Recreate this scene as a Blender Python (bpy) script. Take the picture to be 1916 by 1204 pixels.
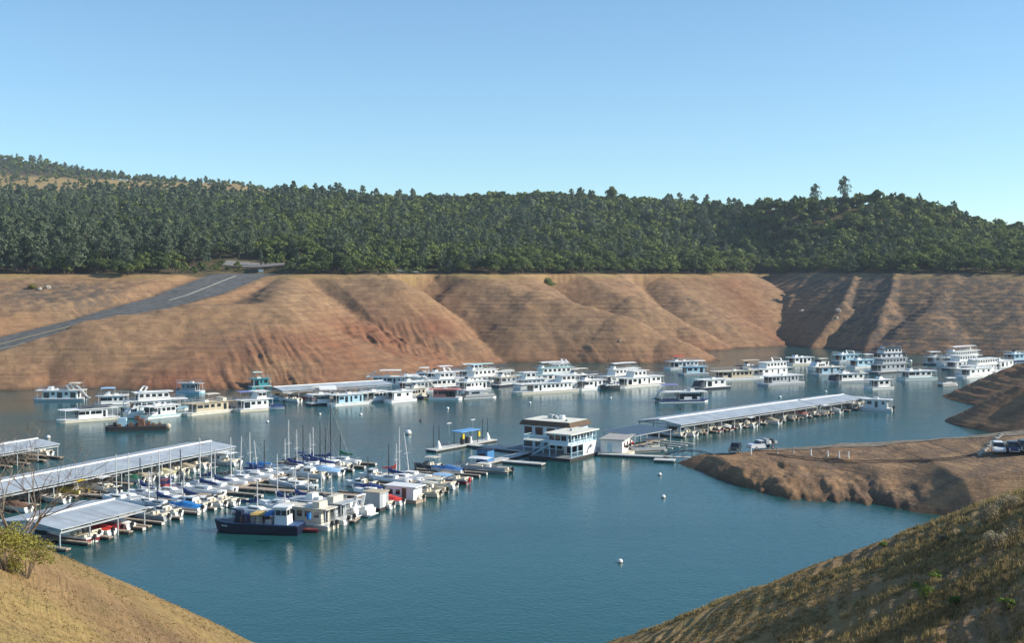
import bpy, math, random
import numpy as np
for o in list(bpy.data.objects): bpy.data.objects.remove(o)
S = bpy.context.scene
C = S.collection
R = math.radians
random.seed(7); rng = np.random.default_rng(11)
# ------------------------------------------------------------------ camera
F = 2250.0; CH = 38.0; CX = 958.0; HY = 510.0
cam = bpy.data.cameras.new('camera'); co = bpy.data.objects.new('camera', cam); C.objects.link(co)
cam.sensor_width = 36; cam.lens = 36*F/1916; cam.clip_start = 0.5; cam.clip_end = 20000
co.location = (0, 0, CH); co.rotation_euler = (R(90)-math.atan((602-HY)/F), 0, 0)
S.camera = co
# ------------------------------------------------------------------ world and sun
SUN_AZ = math.atan2(0.99, -0.04); SUN_EL = R(30)
w = bpy.data.worlds.new('World'); S.world = w; w.use_nodes = True
wn = w.node_tree.nodes; wl = w.node_tree.links
bg = wn['Background']; sky = wn.new('ShaderNodeTexSky'); sky.sky_type = 'NISHITA'
sky.sun_disc = False; sky.sun_elevation = SUN_EL; sky.sun_rotation = SUN_AZ
sky.air_density = 0.9; sky.dust_density = 0.0; sky.ozone_density = 3.0; sky.altitude = 0
tint = wn.new('ShaderNodeMix'); tint.data_type = 'RGBA'; tint.blend_type = 'MULTIPLY'; tint.inputs[0].default_value = 1
tint.inputs[7].default_value = (.80, .965, .98, 1); wl.new(sky.outputs[0], tint.inputs[6]); wl.new(tint.outputs[2], bg.inputs[0]); bg.inputs[1].default_value = 0.125
sl = bpy.data.lights.new('sun', 'SUN'); sl.energy = 4.8; sl.angle = R(0.5); sl.color = (1.0, 0.92, 0.78)
so = bpy.data.objects.new('sun', sl); C.objects.link(so); so.location = (200, 0, 300)
from mathutils import Vector
sd = Vector((math.sin(SUN_AZ)*math.cos(SUN_EL), math.cos(SUN_AZ)*math.cos(SUN_EL), math.sin(SUN_EL)))
so.rotation_euler = sd.to_track_quat('Z', 'Y').to_euler()
S.view_settings.view_transform = 'Standard'; S.view_settings.look = 'None'
S.view_settings.exposure = 0.5; S.view_settings.gamma = 1
S.cycles.use_denoising = True; S.cycles.max_bounces = 6
S.cycles.volume_bounces = 0
def W(px, py, z=0.0):
    """world point at height z whose picture position is px, py"""
    D = (CH-z)*F/(py-HY); return ((px-CX)*D/F, D)
# ------------------------------------------------------------------ materials
MATS = {}
def nt(m): return m.node_tree.nodes, m.node_tree.links
def mat(name, col, rough=0.6, metal=0.0, var=0.12, scale=1.5, bump=0.0, spec=0.5, emis=None):
    if name in MATS: return MATS[name]
    m = bpy.data.materials.new(name); m.use_nodes = True; n, l = nt(m); b = n['Principled BSDF']
    b.inputs['Roughness'].default_value = rough; b.inputs['Metallic'].default_value = metal
    b.inputs['Specular IOR Level'].default_value = spec
    g = n.new('ShaderNodeNewGeometry'); t = n.new('ShaderNodeTexNoise'); t.inputs['Scale'].default_value = scale
    t.inputs['Detail'].default_value = 5; l.new(g.outputs['Position'], t.inputs['Vector'])
    r = n.new('ShaderNodeValToRGB'); l.new(t.outputs[0], r.inputs[0])
    r.color_ramp.elements[0].position = 0.3; r.color_ramp.elements[1].position = 0.72
    r.color_ramp.elements[0].color = tuple(c*(1-var*1.6) for c in col)+(1,)
    r.color_ramp.elements[1].color = tuple(min(1, c*(1+var)) for c in col)+(1,)
    l.new(r.outputs[0], b.inputs['Base Color'])
    if bump:
        bp = n.new('ShaderNodeBump'); bp.inputs['Strength'].default_value = bump; l.new(t.outputs[0], bp.inputs['Height']); l.new(bp.outputs[0], b.inputs['Normal'])
    MATS[name] = m; return m
# ------------------------------------------------------------------ numpy noise
def vnoise(x, y, seed=0):
    xi = np.floor(x).astype(np.int64); yi = np.floor(y).astype(np.int64)
    fx = x-xi; fy = y-yi; fx = fx*fx*(3-2*fx); fy = fy*fy*(3-2*fy)
    def h(a, b):
        n = (a*374761393+b*668265263+seed*974634777) & 0xffffffff
        n = ((n ^ (n >> 13))*1274126177) & 0xffffffff
        return ((n ^ (n >> 16)) & 0xffff)/65535.0
    return (h(xi, yi)*(1-fx)+h(xi+1, yi)*fx)*(1-fy)+(h(xi, yi+1)*(1-fx)+h(xi+1, yi+1)*fx)*fy
def fbm(x, y, o=4, seed=0):
    s = 0; a = 0.5
    for i in range(o): s = s+a*(vnoise(x, y, seed+i)-0.5)*2; x = x*2.03+5.1; y = y*2.03+1.7; a *= 0.5
    return s
def smax(a, b, k):
    h = np.clip(0.5+0.5*(a-b)/k, 0, 1); return b+(a-b)*h+k*h*(1-h)
def smin(a, b, k): return -smax(-a, -b, k)
def sstep(a, b, x):
    t = np.clip((x-a)/(b-a), 0, 1); return t*t*(3-2*t)
def segd(X, Y, p, q):
    dx, dy = q[0]-p[0], q[1]-p[1]; L = dx*dx+dy*dy+1e-9
    t = np.clip(((X-p[0])*dx+(Y-p[1])*dy)/L, 0, 1)
    return np.hypot(X-p[0]-t*dx, Y-p[1]-t*dy), t
def spur(X, Y, pts, k, r=4.0, kn=None):
    h = np.full(X.shape, -60.0)
    for p, q in zip(pts[:-1], pts[1:]):
        d, t = segd(X, Y, p, q); z = p[2]+(q[2]-p[2])*t
        h = np.maximum(h, z-k*(np.sqrt(d*d+r*r)-r))
    return h
# rim: the high water line of the reservoir, in plan (left to right)
RIM = [(-900, 380), (-420, 470), (-221, 520), (-160, 532), (-128, 552), (-108, 542), (-92, 534), (-76, 540), (-56, 542), (-50, 560), (-38, 582), (-15, 578), (4, 584), (20, 622),
       (36, 634), (58, 660), (86, 684), (118, 700), (136, 712), (146, 745), (160, 800), (176, 805), (178, 760), (182, 720), (192, 678), (211, 646), (262, 612), (340, 590), (480, 560), (900, 500)]
def rim_s(X, Y):
    d = np.full(X.shape, 1e9)
    for p, q in zip(RIM[:-1], RIM[1:]): d = np.minimum(d, segd(X, Y, p, q)[0])
    ins = np.zeros(X.shape, bool); poly = RIM+[(9000, 9000), (-9000, 9000)]
    for (x0, y0), (x1, y1) in zip(poly, poly[1:]+poly[:1]):
        if y0 == y1: continue
        c = ((y0 > Y) != (y1 > Y)) & (X < (x1-x0)*(Y-y0)/(y1-y0)+x0); ins ^= c
    return np.where(ins, d, -d)
SKYPX = [-1500, 0, 300, 480, 540, 640, 700, 800, 900, 1000, 1080, 1150, 1250, 1350, 1400, 1450, 1520, 1570, 1640, 1700, 1760, 1800, 1850, 1916, 2400, 3500]
SKYY = [330, 357, 358, 358, 352, 357, 364, 364, 360, 356, 357, 362, 368, 378, 376, 371, 370, 366, 360, 367, 383, 397, 413, 422, 450, 460]
RAMP = [(-121, 556, 37.2), (-124, 545, 36.6), (-136, 505, 28.4), (-157, 465, 20.2), (-183, 430, 12.2), (-215, 392, 3.6), (-245, 360, -4)]
RAMPW = 16.5
SPURS = [
 ([(-101, 545, 36.5), (-103, 508, 28.8), (-104, 482, 24.5), (-106, 466, 25)], .35, 9),  # crest polylines (x, y, z), side slope
 ([(-98, 535, 36.3), (-95, 500, 31.5), (-93.6, 474, 27.0), (-88, 462, 22.5), (-72, 457, 11.7), (-55, 451, -1.5), (-48, 448, -6)], .76, 11),
 ([(-94, 470, 26.0), (-121, 456, 26.3), (-149, 434, 21.3), (-180, 408, 10.5), (-210, 385, 1), (-230, 370, -6)], .70, 14),
 ([(-66, 545, 37), (-54.7, 540, 35.4), (-36.5, 520, 19.8), (-22, 505, 9.2), (-8.3, 494, -.3), (0, 488, -6)], .80, 10),
 ([(-15, 580, 37), (10.4, 556, 29.4), (45.7, 535, 19), (67.5, 521, 9.1), (88, 509, -.5), (100, 501, -7)], .72, 13),
 ([(37, 640, 37), (60.7, 616, 25.7), (85.9, 600, 11.3), (106, 590, -.5), (116, 584, -7)], .70, 10),
 ([(86, 686, 37), (95, 650, 24), (112, 625, 8), (120, 612, -2)], .5, 8),
 ([(118, 703, 37), (136, 716, 34.5), (146, 700, 22), (145, 684, 12), (133, 656, 1.5), (128, 645, -4)], .55, 6),
 ([(181, 728, 38.5), (160, 686, 24), (141, 637, -.5)], .75, 1.5),
 ([(195, 676, 39), (172, 630, 22), (148, 596, -1)], .78, 1.5),
 ([(209, 652, 39.5), (188, 606, 21.5), (167, 570, -1)], .75, 1.5),
 ([(232, 630, 38), (207, 590, 18.5), (188, 556, -1)], .5, 5),
 # headlands on the right
 ([(129.6, 366, -.8), (153, 360, 10.8), (175, 352, 22), (230, 335, 36)], .52, 1.5),
 ([(109, 304, -1.2), (130, 300, 10.7), (152, 296, 22), (192, 285, 34)], .56, 1),
]
GUL = [([(-90, 512), (-74, 490), (-56, 470), (-42, 460)], 15, 22), ([(-45, 560), (-27, 538), (-9, 517), (8, 496)], 15, 26),
       ([(26, 612), (56, 576), (84, 552), (102, 528)], 13, 24), ([(78, 668), (92, 630), (110, 604), (124, 590)], 10, 20)]
def height(X, Y):
    s = rim_s(X, Y)
    wob = fbm(X/45, Y/45, 3, 3)
    px = np.where(Y > 1, X/np.maximum(Y, 1)*F+CX, CX)
    Yr = np.interp(px, [1300, 1480], [1100, 880]); sk = np.interp(px, SKYPX, SKYY)
    zr = CH+(HY-sk)/F*Yr-8.5
    sp = np.maximum(s, 0); t = sp/(sp+np.maximum(Yr-Y, 0)+1e-6)
    hill = 36.9+(zr-36.9)*np.clip(t, 0, 1)**1.05-np.maximum(Y-Yr, 0)*0.12+np.minimum(sp/40, 1)*5*fbm(X/70, Y/70, 3, 9)*(1-np.clip(t, 0, 1))
    # far ridge on the left behind the first one
    zf = CH+(HY-np.interp(px, [-1500, -300, 0, 100, 200, 350, 480, 620], [222, 246, 284, 299, 322, 344, 362, 380]))/F*1850-9
    z1 = CH+(HY-np.interp(px, [-300, 0, 450, 600], [352, 352, 357, 385]))/F*1400
    z2 = CH+(HY-np.interp(px, [-300, 0, 450, 600], [326, 330, 345, 385]))/F*1600
    far = np.where(Y < 1400, z1-(1400-Y)*.25, np.where(Y < 1600, z1+(z2-z1)*(Y-1400)/200, np.where(Y < 1850, z2+(zf-z2)*(Y-1600)/250, zf-(Y-1850)*.15)))
    far = np.where(px > 900, -50, far)
    hill = np.maximum(hill, far)
    k = np.interp(X, [-120, 60, 130, 178, 205], [.60, .53, .56, .56, .46])
    d = -np.minimum(s, 0)*(1+.10*wob)
    Lb = 36.9/k
    bank = 36.9*(1-np.where(d < Lb, 0.35*(d/Lb)**1.7+.65*d/Lb, d/Lb*1.3-.3))
    bank = np.maximum(bank, -25)
    h = bank
    # wide bay left of the ramp: gentler bank
    hb = 36.9-.235*d+1.2*wob
    h = np.where(s < 0, h+(hb-h)*sstep(-122, -160, X)*sstep(330, 400, Y), h)
    for g, dep, wd in GUL:
        gd = np.full(X.shape, 1e9)
        for p, q in zip(g[:-1], g[1:]): gd = np.minimum(gd, segd(X, Y, p, q)[0])
        h = h-dep*np.clip(1-gd/wd, 0, 1)
    far_ = sstep(370, 400, Y); wx = X+far_*2.6*fbm(X/16, Y/16, 3, 401); wy = Y+far_*2.6*fbm(X/16, Y/16, 3, 411)
    for pts, kk, r in SPURS: h = smax(h, spur(wx, wy, pts, kk, r), 1.3)
    h = np.where(s > 0, np.maximum(hill, np.minimum(h, 37.5)), np.minimum(h, 37.1+1.3*fbm(X/26, Y/26, 2, 311)))
    slope_zone = sstep(38, 34, h)*sstep(330, 380, Y)
    # erosion rills that run down the lower banks
    rl = np.abs(fbm(X/3.6+.12*Y+.9*fbm(X/20, Y/20, 2, 5), Y/30, 4, 21))
    msk = sstep(26, 4, h)*np.clip(.05+.7*fbm(X/38, Y/60, 2, 33)
          + 1.9*np.exp(-((X+50)/20)**2)*sstep(466, 474, Y)*sstep(530, 500, Y)+.9*np.exp(-((X+82)/14)**2)*sstep(480, 420, Y), 0.05, 1.7)
    h = h+slope_zone*(rl*2.8-.7)*msk+slope_zone*(.8*wob+.5*fbm(X/5, Y/5, 4, 51)+.36*(np.abs((h/1.7+.25*wob) % 1-.5)*2-.5)*sstep(33, 27, h))
    gul = np.exp(-((X+22)/16)**2)*np.exp(-((Y-512)/18)**2)
    # the ramp
    bd = np.full(X.shape, 1e9); bz = np.zeros(X.shape)
    for p, q in zip(RAMP[:-1], RAMP[1:]):
        dd, tt = segd(X, Y, p, q); zz = p[2]+(q[2]-p[2])*tt; bz = np.where(dd < bd, zz, bz); bd = np.minimum(bd, dd)
    m = sstep(RAMPW+7, RAMPW+.5, bd); h = h*(1-m)+bz*m
    # near hills: left, right
    pl = 27.3-.573*X-.315*Y*1.0; pl2 = 82.7+.139*X-.75*Y
    n1 = fbm(X/14, Y/14, 4, 61)
    hl = smin(pl+1.0*n1, pl2+.6*n1, 3.0)+.0
    pr = 21.7+.460*X-.208*Y; pr2 = 96.4+.02*X-.84*Y
    hr = smin(pr, pr2, 7.0)+1.6+.9*n1
    ter = np.abs(((hr+.25*fbm(X/9, Y/9, 2, 71))/.62) % 1.0-.5)*2
    hr = hr+.15*(ter-.5)*np.clip(.7+1.2*fbm(X/10, Y/10, 2, 72), 0, 1.3)+.10*fbm(X/1.6, Y/1.6, 3, 73)
    near = smax(np.minimum(hl, 36.3), np.minimum(hr, 36.3), 2.0)
    near = np.where(Y < 20, np.minimum(near, 30), near)
    near = np.where(Y > 190, -30, near)
    # launch peninsula on the right
    pen = [(39, 239.5, -1.0), (45, 237, .7), (52, 233, 3.0), (66, 229, 4.6), (85, 225, 6.2), (112, 216, 8.6), (170, 205, 14)]
    hp = np.full(X.shape, -30.0)
    for p, q in zip(pen[:-1], pen[1:]):
        dx, dy = q[0]-p[0], q[1]-p[1]; dd, tt = segd(X, Y, p, q); zz = p[2]+(q[2]-p[2])*tt
        nearside = (dx*(Y-p[1])-dy*(X-p[0])) < 0
        d1 = np.maximum(dd-4.5, 0)
        hv = np.where(nearside, zz-.08*np.minimum(d1, 22)-.30*np.maximum(d1-22, 0)-.10*np.minimum(d1, 3), zz-.34*d1)
        hp = np.maximum(hp, hv)
    hp = hp-.40*np.maximum(np.interp(Y, [150, 187, 196, 206, 228, 240, 260], [75, 58, 47.5, 43, 40, 36, 40])-X, 0)
    gl = np.abs(fbm(X/8, Y/13, 4, 81)); low = sstep(4.6, .8, hp)*sstep(232, 215, Y)
    low = low*sstep(-2.2, .2, hp); gl2 = np.abs(fbm(X/4.2, Y/9, 4, 84)); hp = hp+(gl*2.4+gl2*2.2-1.4)*low+.35*fbm(X/2.2, Y/2.2, 4, 85)*low+.22*fbm(X/5, Y/5, 3, 82)*sstep(0, 1, hp)
    hp2 = 6.6+.13*(X-80)-.03*np.abs(Y-205)-.62*np.maximum(190-Y, 0)-.5*np.maximum(Y-226, 0)-.45*np.maximum(72-X, 0)
    hp = smax(hp, np.minimum(hp2, 15), 2.0)
    hd = [([(122, 278, 2), (142, 262, 7.2), (185, 250, 16)], .45)]
    for pts, kk in hd: hp = smax(hp, spur(X, Y, pts, kk, 3), 2.0)
    hp = np.where(Y < 150, -30, hp)
    h = smax(h, hp, .8); h = smax(h, near, 1.0)
    terr = sstep(60, 95, X)*sstep(380, 350, Y)*sstep(235, 255, Y)
    h = h+terr*.16*(np.abs((h/.9+.3*wob) % 1-.5)*2-.5)+terr*.5*fbm(X/7, Y/7, 3, 91)
    return np.maximum(h, -14)
def hz(x, y): return float(height(np.array([float(x)]), np.array([float(y)]))[0])
def numesh(name, V, Fc, mats=(), smooth=False, midx=None):
    me = bpy.data.meshes.new(name); nv = len(V); nf = len(Fc); kf = Fc.shape[1]
    me.vertices.add(nv); me.vertices.foreach_set('co', np.asarray(V, np.float32).ravel())
    me.loops.add(nf*kf); me.loops.foreach_set('vertex_index', np.asarray(Fc, np.int32).ravel())
    me.polygons.add(nf); me.polygons.foreach_set('loop_start', np.arange(0, nf*kf, kf, dtype=np.int32))
    try: me.polygons.foreach_set('loop_total', np.full(nf, kf, np.int32))
    except Exception: pass
    for m in mats: me.materials.append(m)
    if midx is not None: me.polygons.foreach_set('material_index', np.asarray(midx, np.int32))
    me.polygons.foreach_set('use_smooth', np.full(nf, bool(smooth)))
    me.update(calc_edges=True); return me
def link(name, me, parent=None):
    o = bpy.data.objects.new(name, me); C.objects.link(o)
    if parent is not None: o.parent = parent
    return o
def tag(o, label=None, cat=None, group=None, kind=None):
    if label: o['label'] = label
    if cat: o['category'] = cat
    if group: o['group'] = group
    if kind: o['kind'] = kind
    return o
def thing(name, label, cat, loc=(0, 0, 0), rz=0.0, group=None):
    o = bpy.data.objects.new(name, None); C.objects.link(o); o.empty_display_size = .5
    o.location = loc; o.rotation_euler = (0, 0, rz); return tag(o, label, cat, group)
# ------------------------------------------------------------------ ground
def steps():
    out = [3.0]
    while out[-1] < 3400:
        d = out[-1]
        st = .22 if d < 40 else .3 if d < 130 else .55 if d < 260 else 2.0 if d < 340 else .8 if d < 700 else 2.2 if d < 850 else 6 if d < 1250 else 14
        if 258 < d < 372: st = .8
        out.append(d+st)
    return np.array(out)
DS = steps(); TH = np.concatenate([np.linspace(-1.1, -.52, 60, endpoint=False), np.linspace(-.52, .52, 860), np.linspace(.53, 1.1, 60)])
GD, GT = np.meshgrid(DS, TH, indexing='ij'); GX = GD*GT; GY = GD
GZ = height(GX.ravel(), GY.ravel()).reshape(GX.shape)
nr, nc = GX.shape
idx = np.arange(nr*nc).reshape(nr, nc)
fa = np.stack([idx[:-1, :-1], idx[:-1, 1:], idx[1:, 1:], idx[1:, :-1]], -1).reshape(-1, 4)
V = np.stack([GX, GY, GZ], -1).reshape(-1, 3)
def ground_mat():
    m = bpy.data.materials.new('reservoir_soil'); m.use_nodes = True; n, l = nt(m); b = n['Principled BSDF']
    b.inputs['Roughness'].default_value = .95; b.inputs['Specular IOR Level'].default_value = .15
    g = n.new('ShaderNodeNewGeometry'); at = n.new('ShaderNodeAttribute'); at.attribute_name = 'zone'
    sep = n.new('ShaderNodeSeparateColor'); l.new(at.outputs['Color'], sep.inputs[0])
    def noise(scale, det=6, vec=None, rough=.6):
        t = n.new('ShaderNodeTexNoise'); t.inputs['Scale'].default_value = scale; t.inputs['Detail'].default_value = det; t.inputs['Roughness'].default_value = rough
        l.new(vec or g.outputs['Position'], t.inputs['Vector']); return t.outputs[0]
    def ramp(f, a, b_, c0=(0, 0, 0, 1), c1=(1, 1, 1, 1)):
        r = n.new('ShaderNodeValToRGB'); r.color_ramp.elements[0].position = a; r.color_ramp.elements[1].position = b_
        r.color_ramp.elements[0].color = c0; r.color_ramp.elements[1].color = c1; l.new(f, r.inputs[0]); return r.outputs[0]
    def mix(f, a, b_, mode='MIX'):
        x = n.new('ShaderNodeMix'); x.data_type = 'RGBA'; x.blend_type = mode
        for s_, v in ((0, f), (6, a), (7, b_)):
            if isinstance(v, (float, int)): x.inputs[s_].default_value = v
            elif isinstance(v, tuple): x.inputs[s_].default_value = v
            else: l.new(v, x.inputs[s_])
        return x.outputs[2]
    def mul(a, b_):
        x = n.new('ShaderNodeMath'); x.operation = 'MULTIPLY'
        for i, v in enumerate((a, b_)):
            if isinstance(v, (float, int)): x.inputs[i].default_value = v
            else: l.new(v, x.inputs[i])
        return x.outputs[0]
    # horizontal strata: noise squeezed in z
    mp = n.new('ShaderNodeMapping'); mp.inputs['Scale'].default_value = (.012, .012, 1.15); l.new(g.outputs['Position'], mp.inputs[0])
    strata = noise(1.6, 7, mp.outputs[0], .7)
    mp2 = n.new('ShaderNodeMapping'); mp2.inputs['Scale'].default_value = (.02, .02, 5.5); l.new(g.outputs['Position'], mp2.inputs[0])
    fine = noise(1.5, 5, mp2.outputs[0], .7)
    patch = noise(.035, 6); mid = noise(.22, 7); small = noise(1.7, 6)
    soil = mix(ramp(patch, .35, .65), (.32, .195, .100, 1), (.41, .275, .150, 1))
    soil = mix(ramp(mid, .40, .68), soil, (.215, .130, .074, 1))
    soil = mix(mul(ramp(strata, .50, .60), .6), soil, (.165, .108, .065, 1))
    soil = mix(mul(ramp(strata, .46, .34), .0), soil, (.40, .28, .17, 1))
    soil = mix(mul(ramp(fine, .53, .60), .6), soil, (.16, .10, .06, 1))
    soil = mix(mul(ramp(small, .53, .68), .5), soil, (.36, .27, .18, 1))
    red = mix(ramp(mid, .35, .65), (.28, .122, .065, 1), (.20, .082, .045, 1))
    soil = mix(mul(sep.outputs[0], ramp(patch, .25, .5)), soil, red)
    rock = mix(ramp(small, .4, .62), (.075, .060, .048, 1), (.18, .143, .11, 1))  # stone tones, darkened so the far-right bank carries shade in its colour
    soil = mix(mul(sep.outputs[2], ramp(mid, .38, .56)), soil, rock)
    grass = mix(ramp(small, .35, .65), (.28, .185, .075, 1), (.42, .30, .12, 1))
    grass = mix(mul(ramp(mid, .50, .68), .5), grass, (.24, .20, .07, 1))
    soil = mix(sep.outputs[1], soil, grass)
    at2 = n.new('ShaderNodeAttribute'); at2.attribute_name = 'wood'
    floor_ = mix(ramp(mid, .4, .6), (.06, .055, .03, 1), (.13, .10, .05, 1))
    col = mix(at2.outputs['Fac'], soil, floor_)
    at3 = n.new('ShaderNodeAttribute'); at3.attribute_name = 'wet'
    col = mix(mul(at3.outputs['Fac'], .62), col, (.055, .038, .026, 1))
    l.new(col, b.inputs['Base Color'])
    ad = n.new('ShaderNodeMath'); ad.operation = 'ADD'; l.new(mid, ad.inputs[0]); l.new(mul(small, .35), ad.inputs[1])
    bp = n.new('ShaderNodeBump'); bp.inputs['Strength'].default_value = .7; bp.inputs['Distance'].default_value = .9
    l.new(ad.outputs[0], bp.inputs['Height'])
    bp2 = n.new('ShaderNodeBump'); bp2.inputs['Strength'].default_value = .7; bp2.inputs['Distance'].default_value = .45
    l.new(fine, bp2.inputs['Height']); l.new(bp.outputs[0], bp2.inputs['Normal']); l.new(bp2.outputs[0], b.inputs['Normal'])
    return m
MG = ground_mat()
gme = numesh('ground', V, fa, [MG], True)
s_all = rim_s(V[:, 0], V[:, 1]); X_, Y_, Z_ = V.T
red = np.clip(np.exp(-((X_+82)/26)**2)*sstep(500, 430, Y_)*sstep(22, 8, Z_)*1.5+np.exp(-((X_+45)/38)**2)*sstep(455, 475, Y_)*sstep(32, 6, Z_)*1.1+sstep(10, 0, Z_)*.45*sstep(380, 400, Y_)+.25
              + np.where((Y_ > 230) & (Y_ < 375) & (X_ > 85), .2, 0)+np.exp(-((X_-128)/14)**2)*sstep(600, 640, Y_)*.5, 0, 1)*(.75+.6*fbm(X_/30, Y_/30, 3, 5))
nearm = sstep(150, 130, Y_)
grs = np.clip(nearm*np.where(X_ < 4, .42+.6*fbm(X_/11, Y_/11, 3, 15)-.5*sstep(-23, -14, X_), .50+.6*fbm(X_/9, Y_/9, 3, 16)), 0, 1)
grs = np.maximum(grs, nearm*np.where(X_ < 4, np.clip(.3+1.6*fbm(X_/7, Y_/7, 3, 18), 0, 1), 0)); grs = np.maximum(grs, np.clip((sstep(1300, 1380, Y_)*sstep(1720, 1640, Y_)), 0, 1))
grs = np.maximum(grs, .75*np.exp(-((Z_-36.5)/1.6)**2)*np.where((s_all < 2) & (Y_ > 390), 1, 0)*np.clip(.6+fbm(X_/12, Y_/12, 2, 44), 0, 1))
rock = np.clip(1.0*sstep(150, 185, X_)*(Y_ > 380)+np.exp(-((X_+185)/22)**2)*np.exp(-((Y_-495)/17)**2)*1.2+.35*np.clip(fbm(X_/25, Y_/25, 2, 4)+.1, 0, 1)+np.where((X_ > 50) & (Y_ > 150) & (Y_ < 250), .35, 0), 0, 1)  # far-right term also paints the bank's shade, through the darker rock colour
zc = np.stack([np.clip(red, 0, 1), grs, rock, np.ones_like(red)], -1).astype(np.float32)
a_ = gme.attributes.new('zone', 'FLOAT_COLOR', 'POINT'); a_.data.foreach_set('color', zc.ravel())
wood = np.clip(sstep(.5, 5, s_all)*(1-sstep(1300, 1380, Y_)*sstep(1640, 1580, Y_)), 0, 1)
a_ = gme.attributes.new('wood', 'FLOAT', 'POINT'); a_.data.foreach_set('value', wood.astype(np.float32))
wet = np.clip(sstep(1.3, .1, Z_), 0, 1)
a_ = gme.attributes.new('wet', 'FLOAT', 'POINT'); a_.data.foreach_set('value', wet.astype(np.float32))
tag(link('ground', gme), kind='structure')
# ------------------------------------------------------------------ water
def water_mat():
    m = bpy.data.materials.new('lake_water'); m.use_nodes = True; n, l = nt(m); b = n['Principled BSDF']
    b.inputs['Base Color'].default_value = (.008, .050, .052, 1); b.inputs['Roughness'].default_value = .07
    b.inputs['IOR'].default_value = 1.33
    g = n.new('ShaderNodeNewGeometry')
    def wave(sc, x, y, det, dist, st, prev=None):
        mp = n.new('ShaderNodeMapping'); mp.inputs['Scale'].default_value = (x, y, 1); l.new(g.outputs['Position'], mp.inputs[0])
        t = n.new('ShaderNodeTexNoise'); t.inputs['Scale'].default_value = sc; t.inputs['Detail'].default_value = det; l.new(mp.outputs[0], t.inputs['Vector'])
        bp = n.new('ShaderNodeBump'); bp.inputs['Strength'].default_value = st; bp.inputs['Distance'].default_value = dist; l.new(t.outputs[0], bp.inputs['Height'])
        if prev: l.new(prev, bp.inputs['Normal'])
        return bp.outputs[0]
    a = wave(1.6, 1, 1, 4, .10, .55); a = wave(.25, 1, 1.0, 2, .14, .4, a)
    l.new(a, b.inputs['Normal'])
    t = n.new('ShaderNodeTexNoise'); t.inputs['Scale'].default_value = .012; t.inputs['Detail'].default_value = 3; l.new(g.outputs['Position'], t.inputs['Vector'])
    r = n.new('ShaderNodeValToRGB'); l.new(t.outputs[0], r.inputs[0]); r.color_ramp.elements[0].color = (.009, .060, .065, 1); r.color_ramp.elements[1].color = (.014, .088, .091, 1)
    l.new(r.outputs[0], b.inputs['Base Color'])
    mp = n.new('ShaderNodeMapping'); mp.inputs['Scale'].default_value = (.006, .022, 1); l.new(g.outputs['Position'], mp.inputs[0])
    t3 = n.new('ShaderNodeTexNoise'); t3.inputs['Scale'].default_value = 1.0; t3.inputs['Detail'].default_value = 4; l.new(mp.outputs[0], t3.inputs['Vector'])
    mr = n.new('ShaderNodeMapRange'); mr.inputs[1].default_value = .38; mr.inputs[2].default_value = .66; mr.inputs[3].default_value = .03; mr.inputs[4].default_value = .20; l.new(t3.outputs[0], mr.inputs[0]); l.new(mr.outputs[0], b.inputs['Roughness'])
    return m
wv = np.array([[-2500, 20, 0], [2500, 20, 0], [2500, 900, 0], [-2500, 900, 0]], float)
tag(link('water', numesh('water', wv, np.array([[0, 1, 2, 3]]), [water_mat()])), kind='structure')
# ------------------------------------------------------------------ roads on the land
def ribbon(name, pts, wl_, wr, m, lift=.12, n=40, xo=0):
    P = np.array(pts, float); d = np.r_[0, np.cumsum(np.hypot(*np.diff(P[:, :2], axis=0).T))]
    t = np.linspace(0, d[-1], n); x = np.interp(t, d, P[:, 0]); y = np.interp(t, d, P[:, 1])
    tx = np.gradient(x); ty = np.gradient(y); L = np.hypot(tx, ty); nx, ny = -ty/L, tx/L
    z = np.interp(t, d, P[:, 2]) if P.shape[1] > 2 else None
    cols = []
    for k in np.linspace(0, 1, 7):
        o_ = wl_+(wr-wl_)*k; xx = x+nx*o_; yy = y+ny*o_
        zz = (z if z is not None else height(xx, yy))+lift; cols.append(np.stack([xx, yy, zz], -1))
    V = np.stack(cols, 1).reshape(-1, 3); i = np.arange(n*7).reshape(n, 7)
    f = np.stack([i[:-1, :-1], i[:-1, 1:], i[1:, 1:], i[1:, :-1]], -1).reshape(-1, 4)
    return numesh(name, V, f, [m], True)
asph = mat('worn_asphalt', (.135, .135, .13), .9, var=.25, scale=.35, spec=.2)
lane = mat('faded_line_paint', (.62, .56, .44), .8, var=.25, scale=1.2)
tag(link('launch_ramp', ribbon('launch_ramp', RAMP, -RAMPW+1.5, RAMPW-1.5, asph, .16, 60)), kind='structure')
tag(link('ramp_line', ribbon('ramp_line', [(-124.5, 543, 36.3), (-136, 505, 28.4), (-141, 495, 26.3)], -.45, .45, lane, .24, 20)), kind='structure')
tag(link('ramp_line', ribbon('ramp_line', [(-165, 454, 17.9), (-183, 430, 12.2), (-200, 408, 7.5)], -.5, .5, mat('faded_yellow_paint', (.60, .47, .24), .8, var=.2), .24, 20)), kind='structure')
tag(link('ramp_line', ribbon('ramp_line', [(-165, 454, 17.9), (-183, 430, 12.2), (-200, 408, 7.5)], 10.5, 11.2, mat('faded_yellow_paint', (.60, .47, .24)), .24, 20)), kind='structure')
grav = mat('gravel_track', (.24, .205, .16), .95, var=.25, scale=.8, spec=.1)
tag(link('gravel_road', ribbon('gravel_road', [(37, 239.5), (52, 234), (66, 230), (85, 226), (100, 220), (118, 213), (150, 208)], -2.8, 3.2, grav, .10, 60)), kind='structure')
tag(link('car_park', ribbon('car_park', [(86, 206), (100, 207), (150, 210)], -6.5, 8.5, mat('pale_asphalt', (.20, .19, .18), .9, var=.2, scale=.5), .16, 40)), kind='structure')
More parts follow.
